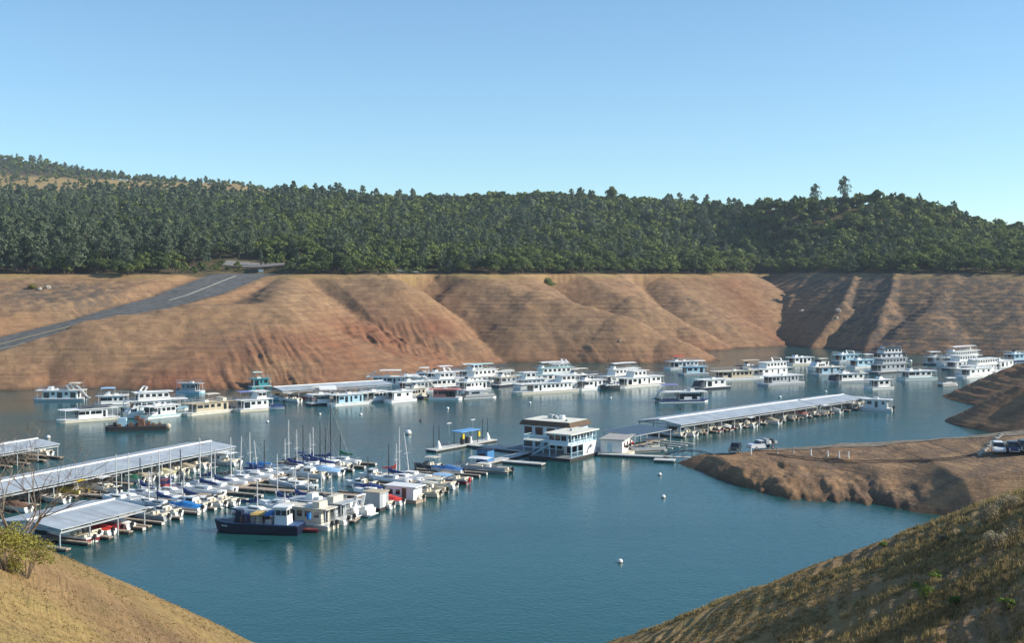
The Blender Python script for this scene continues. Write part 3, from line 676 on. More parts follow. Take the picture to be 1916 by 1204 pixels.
    if slide:
        zs = zr+1.3; sx = r0+.4; pts = [(sx+2.6, zs), (sx+1.8, zs-.1), (sx+.6, zs-1.2), (sx-.6, zs-2.6), (sx-1.4, .9), (sx-2.1, .75)]
        f = MB()
        for (xa, za), (xb, zb) in zip(pts[:-1], pts[1:]):
            for ya, yb, dz in ((h*.2, h*.2+.75, 0), (h*.2, h*.2+.08, .28), (h*.2+.67, h*.2+.75, .28)):
                f.add([(xa, ya, za), (xb, ya, zb), (xb, yb, zb), (xa, yb, za), (xa, ya, za+.07+dz), (xb, ya, zb+.07+dz), (xb, yb, zb+.07+dz), (xa, yb, za+.07+dz)],
                      [(0, 3, 2, 1), (4, 5, 6, 7), (0, 1, 5, 4), (1, 2, 6, 5), (2, 3, 7, 6), (3, 0, 4, 7)])
        f.build('water_slide', WHITE, t); MB().tube((sx+2.2, h*.5, zr), (sx+2.2, h*.5, zs), .06).build('slide_ladder', ALU, t)
    if bowcover: MB().frus(L*.33, L*.49, -h*.9, h*.9, .8, 2.5, .1, .5, .2).build('bow_cover', bowcover, t)
    if box: B_(c0+.4, c0+1.6, -h*.7, h*.7, zr, zr+.9).build('deck_box', CREAM, t)
    if motors: outboard(t, -L/2-.2, -h*.4, .5); outboard(t, -L/2-.2, h*.4, .5)
    return t
AX = Vector((.438, .899)).normalized(); VX = Vector((AX.y, -AX.x)); VA = math.atan2(VX.y, VX.x)
def slip_pose(stern, L, ang=None):
    """boat lying bow-in with its stern at a picture point"""
    a = VA if ang is None else ang; q = Vector(W(*stern)); d = Vector((math.cos(a), math.sin(a))); c = q-d*L/2
    return (c.x, c.y, 0), a+math.pi
def sailboat(label, mast, top_y, L=8.0, ang=None, hullc=WHITE, cover=BLUE, mastc=None, coverless=False, flip=False, group='sailing boats at the open docks', bimini=None, rake=0.0):
    x, y = W(mast[0], mast[1]); a = (VA+math.pi if ang is None else ang)+(math.pi if flip else 0)
    H = (mast[1]-top_y)*y/F; t = thing('sailboat', label, 'sailboat', (x, y, 0), a, group); B = L*.31; mastc = mastc or MAST; ox = -.06*L
    hb = hull_mb(L, B, .85, .42, .8, .62, .4, .28, 12); hb.v = [(p[0]+ox, p[1], p[2]) for p in hb.v]; hb.build('hull', hullc, t, True)
    hb = hull_mb(L*.965, B*.9, .9, .42, .98, .62, -.80, .28, 12); hb.v = [(p[0]+ox-.02*L, p[1], max(p[2], .8)+.03) for p in hb.v]; hb.build('deck', WHITE, t)
    cb = MB().frus(-.22*L, .2*L, -B*.3, B*.3, .88, 1.38, .15, .9, .14).build('cabin_top', WHITE, t)
    for sg in (-1, 1):
        yy = sorted((sg*(B*.3-.1), sg*(B*.3-.02))); B_(-.16*L, .06*L, *yy, 1.05, 1.24).build('window', GLASS, cb)
    MB().box(-.46*L, -.24*L, -B*.22, B*.22, .92, .99).build('cockpit_well', GREYP, t)
    MB().tube((0, 0, .9), (-rake*H, 0, H), .11, .075, 6).build('mast', mastc, t)
    sp = MB(); 
    for q in (.55,): sp.tube((-rake*H*q, -B*.32, H*q), (-rake*H*q, B*.32, H*q), .035)
    sp.build('spreader', mastc, t)
    st = MB(); tp = (-rake*H, 0, H-.05)
    for e in ((.44*L, 0, 1.1), (-.54*L, 0, .9), (-.02*L, B*.46, .9), (-.02*L, -B*.46, .9)): st.tube(tp, e, .013, n=3)
    st.build('rigging', ALU, t)
    if not coverless:
        MB().tube((-.02, 0, 2.05), (-.40*L, 0, 1.95), .05).build('boom', mastc, t)
        s = [(0, 2.0), (.06, 3.0), (-.12, 2.75), (-.12*L, 2.38), (-.38*L, 2.12), (-.41*L, 1.95), (-.3*L, 1.85), (-.1*L, 1.85)]
        MB().sprism(s, -.17, .17).build('sail_cover', cover, t)
    if bimini: canopy(t, -.48*L, -.22*L, B*.36, .9, 2.5, bimini)
    for nm_, PP in (('pulpit', [(.43*L, -.2, 1.1), (.45*L, -.2, 1.6), (.45*L, .2, 1.6), (.43*L, .2, 1.1)]), ('pushpit', [(-.5*L, -B*.25, .9), (-.53*L, -B*.25, 1.5), (-.53*L, B*.25, 1.5), (-.5*L, B*.25, .9)])): MB().path(PP, .025).build(nm_, ALU, t)
    outboard(t, -.57*L, .3, .35, s=.6); return t
def runabout(label, stern, L=6.2, B=2.3, ang=None, hullc=WHITE, cover=None, cabin=False, top=None, trim=None, group=None, name='motorboat', motor=BLACK, hardtop=False):
    loc, a = slip_pose(stern, L, ang); t = thing(name, label, 'motorboat', loc, a, group)
    hull_mb(L, B, .85, .45, .78, .9, .25, .25, 10).build('hull', hullc, t, False)
    if trim: hull_mb(L*1.004, B*1.02, .62, .45, .8, .9, -.40, .22, 10).build('hull_stripe', trim, t)
    if cover:
        MB().loft([[(x, -w_*B, .86), (x, -w_*B*.5, .9+hh), (x, 0, .98+hh), (x, w_*B*.5, .9+hh), (x, w_*B, .86)] for x, w_, hh in ((-L*.5, .44, .05), (-L*.3, .49, .32), (-L*.02, .5, .62), (L*.14, .47, .35), (L*.4, .26, .28), (L*.49, .05, .25))]).build('boat_cover', cover, t)
    else:
        MB().box(-L*.46, L*.02, -B*.38, B*.38, .86, .92).build('cockpit_floor', TAN, t)
        for yy in (-.45, .45): MB().frus(-L*.18, -L*.08, yy-.28, yy+.28, .9, 1.35, .02, .12, .02).build('seat', CREAM, t)
        MB().frus(-L*.45, -L*.36, -B*.4, B*.4, .88, 1.2, 0, .1, .03).build('stern_bench', CREAM, t)
        if cabin:
            cb = MB().frus(-L*.12, L*.30, -B*.40, B*.40, .86, 1.95 if hardtop else 1.45, .1, 1.1, .16).build('cabin', WHITE, t)
            for sg in (-1, 1): B_(-L*.08, L*.10, *sorted((sg*(B*.40-.14), sg*(B*.40-.02))), 1.1 if not hardtop else 1.3, 1.36 if not hardtop else 1.75).build('window', GLASS, cb)
        MB().sprism([(L*.10, 1.0), (L*.02, 1.6), (-L*.0, 1.6), (L*.07, 1.0)] if not cabin else [(-L*.02, 1.4), (-L*.10, 1.95), (-L*.12, 1.95), (-L*.05, 1.4)], -B*.36, B*.36).build('windshield', GLASS, t)
        if top: canopy(t, -L*.42, L*.02, B*.42, .88, 2.35, top)
    outboard(t, -L*.53, 0, .45, motor, .9); return t
def pontoon(label, stern, L=7.2, B=2.5, ang=None, fence=WHITE, top=CREAM, group=None, house=None, span=(-.4, .1), pose=None):
    loc, a = pose or slip_pose(stern, L, ang); t = thing('pontoon_boat', label, 'pontoon boat', loc, a, group)
    for sg in (-1, 1):
        f = MB().tube((-L*.48, sg*B*.34, .05), (L*.40, sg*B*.34, .05), .34, n=8); f.tube((L*.40, sg*B*.34, .05), (L*.5, sg*B*.34, .22), .34, .05, 8); f.build('pontoon', ALU, t)
    B_(-L*.48, L*.46, -B/2, B/2, .42, .52).build('deck', TAN, t)
    for sg in (-1, 1): B_(-L*.44, L*.42, *sorted((sg*B*.48, sg*B*.455)), .56, 1.15).build('fence_panel', fence, t)
    B_(L*.40, L*.42, -B*.44, B*.44, .56, 1.15).build('fence_panel', fence, t)
    for x0, x1 in ((-L*.40, -L*.18), (L*.1, L*.36)):
        for sg in (-1, 1): MB().frus(x0, x1, *sorted((sg*B*.44, sg*B*.22)), .53, .98, .02, .02, .02).build('seat', CREAM, t)
    MB().frus(-L*.06, L*.02, -B*.42, -B*.15, .53, 1.35, 0, .15, .03).build('helm_console', WHITE, t)
    if house:
        hb = B_(-L*.34, L*.12, -B*.44, B*.44, .53, 2.35).build('cabin', house, t)
        for sg in (-1, 1): B_(-L*.26, -L*.02, *sorted((sg*B*.43, sg*(B*.44+.02))), 1.3, 1.95).build('window', GLASS, hb)
        B_(-L*.42, L*.22, -B*.5, B*.5, 2.35, 2.45).build('roof', WHITE, t)
    elif top: canopy(t, span[0]*L, span[1]*L, B*.47, .55, 2.55, top)
    outboard(t, -L*.52, 0, .4); return t
def cruiser(label, bow, stern, B=3.2, hullc=WHITE, top=None, arch=True, group=None, canvas=None, fb=1.25, high=False):
    loc, a, L = place(bow, stern, B); t = thing('cabin_cruiser', label, 'cabin cruiser', loc, a, group)
    hull_mb(L, B, fb, .45, .8, .88, .35, .3, 12).build('hull', hullc, t)
    cb = MB().frus(-L*.18, L*.30, -B*.40, B*.40, fb, fb+(1.9 if high else 1.0), .2, 1.6, .22).build('cabin', WHITE, t)
    for k in range(3):
        for sg in (-1, 1): B_(-L*.12+k*L*.09, -L*.055+k*L*.09, *sorted((sg*(B*.40-.20), sg*(B*.40-.04))), fb+.4, fb+(1.2 if high else .78)).build('window', GLASS, cb)
    zz = fb+(1.9 if high else 1.0)
    MB().sprism([(L*.12, zz-.25), (L*.02, zz+.55), (-L*.01, zz+.55), (L*.07, zz-.25)], -B*.36, B*.36).build('windshield', GLASS, t)
    MB().box(-L*.46, -L*.2, -B*.38, B*.38, fb, fb+.06).build('cockpit_floor', CREAM, t)
    MB().frus(-L*.46, -L*.38, -B*.4, B*.4, fb, fb+.45, 0, .1, .03).build('stern_bench', WHITE, t)
    if arch:
        f = MB()
        for sg in (-1, 1): f.sprism([(-L*.26, fb), (-L*.2, fb), (-L*.26, fb+2.0), (-L*.31, fb+2.0)], *sorted((sg*B*.42, sg*(B*.42-.1))))
        f.box(-L*.31, -L*.26, -B*.42, B*.42, fb+1.9, fb+2.02).build('radar_arch', WHITE, t)
    if top: canopy(t, -L*.3, L*.05, B*.38, zz-.2, zz+1.2, top)
    if canvas: MB().frus(-L*.45, -L*.12, -B*.38, B*.38, fb+.05, fb+1.7, .5, .2, .25).build('cockpit_cover', canvas, t)
    B_(-L*.56, -L*.5, -B*.4, B*.4, .35, .45).build('swim_platform', WHITE, t); return t
# ------------------------------------------------------------------ docks
def frame(A, B):
    d, L = unit(A, B); return (A[0], A[1], 0), math.atan2(d.y, d.x), L
def covered_dock(label, A, B, hw, ze=3.1, zr=3.8, pitch=5.2, fing=4.4, flen=7.2, over=1.6, group='covered docks', posts=True, sides=(-1, 1), extra=0):
    A = (A[0]*1.026, A[1]*1.026); B = (B[0]*1.026, B[1]*1.026); loc, rz, L = frame(A, B); t = thing('covered_dock', label, 'covered dock', loc, rz, group); th = .14
    for sg in (-1, 1):
        m = MB(); y1 = sg*hw; m.add([(0, 0, zr), (L, 0, zr), (L, y1, ze), (0, y1, ze), (0, 0, zr-th), (L, 0, zr-th), (L, y1, ze-th), (0, y1, ze-th)],
              [(0, 1, 2, 3), (7, 6, 5, 4), (0, 4, 5, 1), (1, 5, 6, 2), (2, 6, 7, 3), (3, 7, 4, 0)])
        m.build('roof_slope', ROOF, t)
    MB().tube((0, 0, zr+.02), (L, 0, zr+.02), .16, n=6).build('ridge_cap', WHITE, t)
    B_(-extra, L+.4, -1.15, 1.15, .30, .52).build('walkway', DECK, t); B_(-extra, L+.3, -1.0, 1.0, -.25, .298).build('dock_float', FLOAT, t)
    fr = MB(); n = max(2, round(L/pitch))
    for i in range(n+1):
        x = .25+(L-.5)*i/n; fr.box(x-.07, x+.07, -hw+.15, hw-.15, ze-.42, ze-.2)
        fr.tube((x, -hw+.2, ze-.3), (x, 0, zr-.25), .05, n=4); fr.tube((x, hw-.2, ze-.3), (x, 0, zr-.25), .05, n=4)
        for y in (-hw+.5, hw-.5): MB().box(x-.08, x+.08, y-.08, y+.08, -.2, ze-.42).build('post', GREYP, t)
    for y in (-hw+.35, hw-.35): fr.box(.1, L-.1, y-.06, y+.06, ze-.66, ze-.43)
    fr.build('roof_frame', GREYP, t)
    nf = max(2, round(L/fing))
    for i in range(nf+1):
        x = .5+(L-1)*i/nf
        for sg in sides:
            y = sorted((sg*1.15, sg*flen)); f = B_(x-.42, x+.42, y[0], y[1], .28, .48).build('finger_pier', DECK, t)
            y = sorted((sg*1.5, sg*(flen-.2))); B_(x-.36, x+.36, y[0], y[1], -.22, .278).build('finger_float', FLOAT, f)
    return t
R2A, R2B = (-101, 149.5), (-59.5, 236.7)
covered_dock('longest grey-roofed covered dock on the left, running from the left edge behind the masts', R2A, R2B, 6.3)
covered_dock('covered dock roof cut by the left edge, the farther and smaller of the two there', (-130, 168), (-95.2, 240.3), 6.2)
covered_dock('short low covered dock nearest the camera, beside the bare tree', (-65.3, 160.3), (-58.4, 175.5), 6.4)
covered_dock('long covered dock with a straight pale ridge, on the right beyond the office building', (33.3, 271.6), (74.5, 312.6), 6.5)
covered_dock('far right section of the long right-hand covered dock, stepped slightly lower', (75.4, 313.5), (91.2, 329.2), 6.3, 2.95, 3.65)
covered_dock('covered dock among the far houseboats below the bare brown bank', (-69.4, 348.8), (-40, 370.5), 6.0)
# dark flat roof in front of the long right-hand dock
loc, rz, L = frame((22.8, 256.6), (32.4, 268.0)); t = thing('solar_roof_dock', 'low dark flat roof of solar panels between the office building and the long right-hand dock', 'covered dock', loc, rz)
L = 14.6
MB().add([(0, -4.2, 3.25), (L, -4.2, 3.25), (L, 4.2, 3.75), (0, 4.2, 3.75), (0, -4.2, 3.1), (L, -4.2, 3.1), (L, 4.2, 3.6), (0, 4.2, 3.6)], [(0, 1, 2, 3), (7, 6, 5, 4), (0, 4, 5, 1), (1, 5, 6, 2), (2, 6, 7, 3), (3, 7, 4, 0)]).build('roof', GREYP, t)
sp = col('solar_glass', (.035, .045, .06), .25)
for i in range(9):
    for j in range(4):
        x0 = .15+i*1.6; y0 = -4.05+j*2.04; z0 = 3.285+(y0+4.2)/8.4*.5
        MB().add([(x0, y0, z0), (x0+1.5, y0, z0), (x0+1.5, y0+1.95, z0+.116), (x0, y0+1.95, z0+.116), (x0, y0, z0-.02), (x0+1.5, y0, z0-.02), (x0+1.5, y0+1.95, z0+.096), (x0, y0+1.95, z0+.096)], [(0, 1, 2, 3), (7, 6, 5, 4), (0, 4, 5, 1), (1, 5, 6, 2), (2, 6, 7, 3), (3, 7, 4, 0)]).build('solar_panel', sp, t)
for x in (.3, 4.9, 9.6, 14.3):
    for y in (-4, 4): B_(x-.08, x+.08, y-.08, y+.08, -.1, 3.2 if y < 0 else 3.6).build('post', GREYP, t)
B_(-1, L+3, -1, 1, .3, .5).build('walkway', DECK, t)
for i in range(5): B_(3.4+i*2.9, 3.9+i*2.9, -9.5, -1, .3, .48).build('finger_pier', LDECK, t)
def pier(name, label, A, B, w_, m=DECK, z=.5, fl=FLOAT, group=None, cat='dock', **kw):
    loc, rz, L = frame(A, B); t = thing(name, label, cat, loc, rz, group); B_(0, L, -w_/2, w_/2, z-.2, z).build('walkway', m, t); B_(.1, L-.1, -w_/2+.12, w_/2-.12, -.25, z-.202).build('dock_float', fl, t)
    return t, L
def fingers(t, L, side, flen, pitch, start=1.0, w_=.75, m=DECK, end=None, base=1.0, skip=()):
    x = start; k = 0
    while x < (end or L)-.3:
        if k not in skip:
            y = sorted((side*base, side*flen)); f = B_(x-w_/2, x+w_/2, y[0], y[1], .28, .49).build('finger_pier', m, t)
            y = sorted((side*(base+.3), side*(flen-.15))); B_(x-w_/2+.06, x+w_/2-.06, y[0], y[1], -.22, .278).build('finger_float', FLOAT, f)
            MB().box(x-w_/2+.02, x+w_/2-.02, *sorted((side*(flen), side*(flen+.05))), .05, .46).build('finger_end', LDECK, f)
        x += pitch; k += 1
t, L = pier('open_dock', 'brown boarded open dock where most of the sailing boats lie, left of the middle', (-63.4, 177.5), (-34.5, 240.5), 2.0, group='open boarded docks')
fingers(t, L, -1, 9.3, 4.1, 2); fingers(t, L, 1, 9.3, 4.1, 4, end=L)
t, L = pier('open_dock', 'brown boarded open dock with empty slips leading up to the office building', (-33.7, 181.5), (-8.2, 233.0), 2.0, group='open boarded docks')
fingers(t, L, -1, 7.2, 2.9, 1.5, .55, skip=(0, 1, 3, 5)); fingers(t, L, 1, 7.2, 2.9, 3, .55, skip=(0, 2, 4, 6, 8))
pier('cross_dock', 'long narrow boarded dock crossing from the sailing boats to the motor boat slips', (-47.0, 208.6), (-21.5, 199.6), 1.7)
pier('cross_dock', 'boarded walkway joining the long covered dock to the sailing boats', (-77.5, 204), (-52.5, 196.0), 1.5)
pier('cross_dock', 'boarded walkway between the motor boat slips and the boats behind the blue work boat', (-42.0, 184.5), (-23.5, 181.5), 3.0)
pier('pale_walkway', 'pale surfaced walkway from the end of the boarded dock to the office platform', (-7.6, 232.0), (2.6, 249.0), 2.2, LDECK)
pier('pale_walkway', 'pale rectangular float at the foot of the office platform', (-1.6, 238.5), (6.2, 234.6), 2.0, LDECK)
t, L = pier('fuel_dock', 'pale T-shaped fuel dock with blue canopy, left of the office building', (-17.2, 253.0), (-4.5, 269.5), 3.0, LDECK)
XQ = L*.55
B_(XQ-1.2, XQ+1.2, -19, -1.5, .3, .498).build('walkway', LDECK, t); B_(XQ-1.05, XQ+1.05, -18.8, -1.5, -.25, .298).build('dock_float', FLOAT, t)
cn = MB().box(L*.40, L*.72, -1.5, 1.5, 3.3, 3.48).build('canopy', col('blue_canopy_sheet', (.14, .36, .66), .5), t)
for x in (L*.43, L*.69):
    for y in (-1.1, 1.1): MB().tube((x, y, .5), (x, y, 3.3), .08).build('canopy_post', BLACK, t)
    B_(x-.3, x+.3, -1.62, -1.52, 1.9, 3.0).build('yellow_sign', YEL, t)
for x in (L*.50, L*.58, L*.63): MB().frus(x-.3, x+.3, -.4, .4, .5, 1.9, .03, .03, .03).build('fuel_pump', WHITE if x > L*.6 else BLACK, t)
for x, s_ in ((L*.13, 1), (L*.93, 1)):
    MB().loft([[(x-.45, -.3, .5), (x+.5, -.3, .5), (x+.5, .3, .5), (x-.45, .3, .5)], [(x-.35, -.25, 1.2), (x+.3, -.25, 1.2), (x+.3, .25, 1.2), (x-.35, .25, 1.2)], [(x-.35, -.1, 2.1), (x-.1, -.1, 2.1), (x-.1, .1, 2.1), (x-.35, .1, 2.1)]]).build('white_hose_cabinet', WHITE, t)
    for dx in (-.9, .9): MB().tube((x+dx, .8, .4), (x+dx, .8, 5.2), .07).build('mooring_pile', BLACK, t)
for x in (L*.36, L*.75):
    p = MB().tube((x, 1.3, .5), (x, 1.3, 5.2), .05).build('lamp_post', GREYP, t); B_(x-.7, x+.7, 1.15, 1.45, 5.2, 5.32).build('lamp_head', WHITE, p)
# ------------------------------------------------------------------ floating office
PA = R(-33.2); t = thing('floating_office', 'two-storey white floating office with brown-edged flat roof and front balcony block', 'building', (11.6, 239.5, 0), PA)
MB().prism([(-19, 5.5), (-9.5, 5.5), (-9.5, -.3), (.2, -.3), (.2, 17.5), (-19, 17.5)], -.4, .55).build('platform', FLOAT, t)
MB().prism([(-18.9, 5.6), (-9.4, 5.6), (-9.4, -.2), (.1, -.2), (.1, 17.4), (-18.9, 17.4)], .552, .62).build('platform_deck', col('grey_deck', (.22, .24, .26), .8), t)
WB = col('pale_blue_white_wall', (.56, .66, .74), .6, var=.05); LB = col('light_blue_trim', (.45, .66, .74), .5); ROOFW = col('cream_flat_roof', (.74, .72, .62), .7, var=.1); BRS = mat('brown_shingles', (.13, .085, .055), .9, var=.35, scale=4); BRF = col('brown_frame', (.22, .08, .04), .6); RED_REFL = col('red_reflection_glass', (.07, .028, .022), .12)  # last glass has a reddish reflection painted into its colour
b1 = B_(-17, -5.5, 9, 17, .62, 5.5).build('rear_block', WB, t)
MB().add([(-17.6, 8.4, 5.5), (-4.9, 8.4, 5.5), (-4.9, 17.6, 5.5), (-17.6, 17.6, 5.5), (-17.1, 8.9, 6.5), (-5.4, 8.9, 6.5), (-5.4, 17.1, 6.5), (-17.1, 17.1, 6.5)], [(0, 3, 2, 1), (4, 5, 6, 7), (0, 1, 5, 4), (1, 2, 6, 5), (2, 3, 7, 6), (3, 0, 4, 7)]).build('shingle_fascia', BRS, t)
B_(-16.9, -5.6, 9.1, 16.9, 6.5, 6.56).build('flat_roof', ROOFW, t)
for x, y, s_ in ((-12.6, 13.5, .55), (-11.9, 13.9, .45), (-10.2, 14, .5), (-7.2, 11, .25)): B_(x-s_, x+s_, y-s_, y+s_, 6.56, 6.56+s_*1.6).build('rooftop_unit', GREYP if s_ != .5 else WHITE, t)
for x in (-15.6, -12.9, -10.0, -7.4):
    f = B_(x-.95, x+.95, 8.94, 8.998, 3.5, 5.1).build('window_frame', BRF, b1); B_(x-.78, x+.78, 8.91, 8.938, 3.64, 4.96).build('pane', RED_REFL, f)
f = B_(-16.6, -14.6, 8.94, 8.998, .9, 2.9).build('window_frame', BRF, b1)
for k in range(2): B_(-16.5+k*.95, -15.65+k*.95, 8.91, 8.938, 1.0, 2.8).build('pane', GLASS, f)
for y in (10.5, 13.5): B_(-5.502, -5.46, y, y+1.6, 3.4, 4.8).build('window', GLASS, b1)
for x in (-13.2, -11.4, -9.6, -7.8): B_(x-.6, x+.6, 8.95, 8.998, .9, 2.7).build('window', GLASS, b1)
# terrace between the blocks
B_(-13.6, -5.3, 3.6, 8.9, 2.95, 3.1).build('terrace', ROOFW, t)
for x in (-13.4, -11.0, -8.6): B_(x-.08, x+.08, 3.7, 3.86, .62, 2.95).build('terrace_post', LB, t)
def fence_rail(par, P, z, h=1.05, name='balcony_railing'):
    f = MB()
    for a, b in zip(P[:-1], P[1:]):
        f.tube((*a, z+h), (*b, z+h), .05, n=4); f.tube((*a, z+.15), (*b, z+.15), .04, n=4); n = int(math.hypot(b[0]-a[0], b[1]-a[1])/.42)
        for i in range(n+1): x = a[0]+(b[0]-a[0])*i/n; y = a[1]+(b[1]-a[1])*i/n; f.tube((x, y, z), (x, y, z+h), .035, n=4)
    return f.build(name, LB, par)
fence_rail(t, [(-5.4, 3.7), (-13.5, 3.7), (-13.5, 8.7)], 3.1)
# front block
b2 = B_(-5.2, -.7, .5, 10.6, 3.05, 5.35).build('front_block_upper', WB, t)
b3 = B_(-4.6, -.5, 5.4, 10.6, .62, 3.04).build('front_block_lower', WHITE, t)
B_(-5.3, .1, .2, 10.8, 3.04, 3.2).build('balcony_floor', WHITE, t)
MB().prism([(-5.9, -.4), (.5, -.4), (.5, 11.2), (-5.9, 11.2)], 5.352, 5.55).build('flat_roof', ROOFW, t)
MB().frus(-2.9, -2.3, 4.7, 5.3, 5.55, 6.0, .1, .1, .1).build('rooftop_unit', GREYP, t)
for x in (-4.55, -3.15, -1.75): B_(x-.58, x+.58, .46, .498, 4.05, 5.05).build('window', GLASS, b2)
for y in (1.6, 4.1, 6.6, 9.1): B_(-.702, -.66, y-.95, y+.95, 3.75, 5.0).build('window', GLASS, b2)
for y in (.4, 2.9, 5.4, 7.9, 10.5): B_(-.02, .1, y-.07, y+.07, 3.2, 5.35).build('balcony_post', LB, t)
fence_rail(t, [(.03, .35), (.03, 10.5)], 3.2)
for y in (.4, 2.9, 5.2): B_(-.05, .09, y-.07, y+.07, .62, 3.04).build('lower_post', LB, t)
for y in (.4, 2.9): B_(-5.1, -4.96, y-.07, y+.07, .62, 3.04).build('lower_post', LB, t)
fence_rail(t, [(.0, .5), (.0, 5.2)], .62, name='lower_railing')
B_(-.5, -.0, 5.4, 10.6, .62, 3.035).build('white_side_wall', WHITE, t)
# leaping fish mark on the white side wall
fish = [(6.6, 1.05), (6.95, 1.5), (7.25, 1.95), (7.7, 2.35), (8.25, 2.52), (8.5, 2.78), (8.6, 2.5), (8.95, 2.38), (9.4, 2.12), (9.0, 2.12), (8.6, 2.05), (8.3, 1.7), (8.2, 2.0), (7.75, 1.85), (7.35, 1.5), (7.1, 1.05), (7.15, .8), (6.9, .95), (6.45, .9)]
m = MB(); m.add([(.012, y, z) for y, z in fish]+[(.03, y, z) for y, z in fish], [list(range(19)), list(range(19, 38))[::-1]]+[((i+1) % 19, i, 19+i, 19+(i+1) % 19) for i in range(19)])
m.build('leaping_fish_emblem', col('fish_grey', (.10, .14, .17), .5), t)
# stair down to the platform
st = MB()
for i in range(12): x = -5.4-i*.33; z = 3.0-i*.2; st.box(x-.33, x, .4, 1.4, z-.06, z)
for y in (.4, 1.4): st.tube((-5.4, y, 4.0), (-9.4, y, 1.6), .05, n=4); st.tube((-5.4, y, 2.9), (-9.4, y, .55), .08, n=4)
st.build('staircase', LB, t)
for i in range(3): B_(-3.9+i*1.4, -3.0+i*1.4, 5.38, 5.398, .8, 2.7).build('window', GLASS, b3)
t = thing('blue_kiosk', 'small dark blue kiosk on the pale walkway left of the office building', 'kiosk', (*W(908, 869), .0), PA)
kb = MB().frus(-1.3, 1.3, -1.2, 1.2, .5, 2.7, .02, .02, .02).build('walls', col('kiosk_blue', (.05, .20, .42), .6), t); B_(-1.5, 1.5, -1.4, 1.4, 2.7, 2.82).build('roof', NAVY, t); B_(-.8, .8, -1.24, -1.19, 1.3, 2.1).build('window', GLASS, kb); B_(-1.4, 1.4, -1.3, 1.3, -.2, .5).build('dock_float', FLOAT, t)
t = thing('grey_dock_shed', 'plain grey shed at the corner of the boarded dock beside the white cruiser', 'shed', (*W(703, 957), 0), VA)
sb_ = B_(-1.6, 1.4, -1.3, 1.3, .5, 2.9).build('walls', GREYP, t); B_(-1.75, 1.55, -1.45, 1.45, 2.9, 3.05).build('roof', TAN, t); B_(1.401, 1.44, -.5, .5, .55, 2.5).build('door', WHITE, t); B_(-1.7, 1.5, -1.4, 1.4, -.2, .5).build('dock_float', FLOAT, t)
# white bait cabin and dark boat right of the office
t = thing('floating_cabin', 'low white floating cabin with flat roof moored right of the office building', 'floating cabin', (21.4, 249.5, 0), PA+R(14))
cb_ = B_(-2.6, 2.0, -1.5, 7.6, .6, 3.2).build('walls', WHITE, t); B_(-3.0, 2.6, -1.9, 8.0, 3.2, 3.4).build('roof', col('shingle_grey', (.36, .35, .33), .8), t); MB().prism([(-3, -2), (3.6, -2), (3.6, 8.2), (-3, 8.2)], -.2, .58).build('hull', CREAM, t)
for y in (.0, 2.4, 5.0): B_(2.001, 2.05, y, y+.9, 1.5, 2.5).build('window', RED_REFL, cb_)
for y in (1.4, 4.2, 6.4): MB().ball((2.3, y, 1.6), .35, 8, 5).build('fender', RED if y > 6 else BLACK, t)
B_(-1.2, -.2, -1.55, -1.502, .7, 2.6).build('door', LB, t)
pontoon('dark-framed pontoon boat with slanting grey canopy between the white floating cabin and the solar roof', (0, 0), 8.5, 3.0, None, GREYP, GREY2, pose=((28.6, 253.5, 0), R(200)))
# shore walkway and gangway
pier('shore_walkway', 'pale floating walkway leading right from the office to the shore', (17.9, 248.0), (32.0, 243.4), 1.8, LDECK)
pier('landing_float', 'wide pale float in front of the black gangway', (28.6, 240.4), (32.6, 239.3), 2.4, LDECK)
loc, rz, L = frame((31.0, 243.0), (41.5, 239.6)); t = thing('gangway', 'black truss gangway joining the pale walkway to the tip of the dirt point', 'gangway', (loc[0], loc[1], .55), rz)
B_(0, L, -.7, .7, 0, .12).build('walkway', LDECK, t)
for sg in (-1, 1):
    f = MB(); n = 6; f.tube((0, sg*.72, .05), (L, sg*.72, .05), .07, n=4); prev = None
    for i in range(n+1):
        x = L*i/n; h = .5+1.0*math.sin(math.pi*i/n); f.tube((x, sg*.72, 0), (x, sg*.72, h), .05, n=4)
        if prev: f.tube((prev[0], sg*.72, prev[1]), (x, sg*.72, h), .07, n=4); f.tube((prev[0], sg*.72, 0), (x, sg*.72, h), .04, n=4)
        prev = (x, h)
    f.build('truss', BLACK, t)
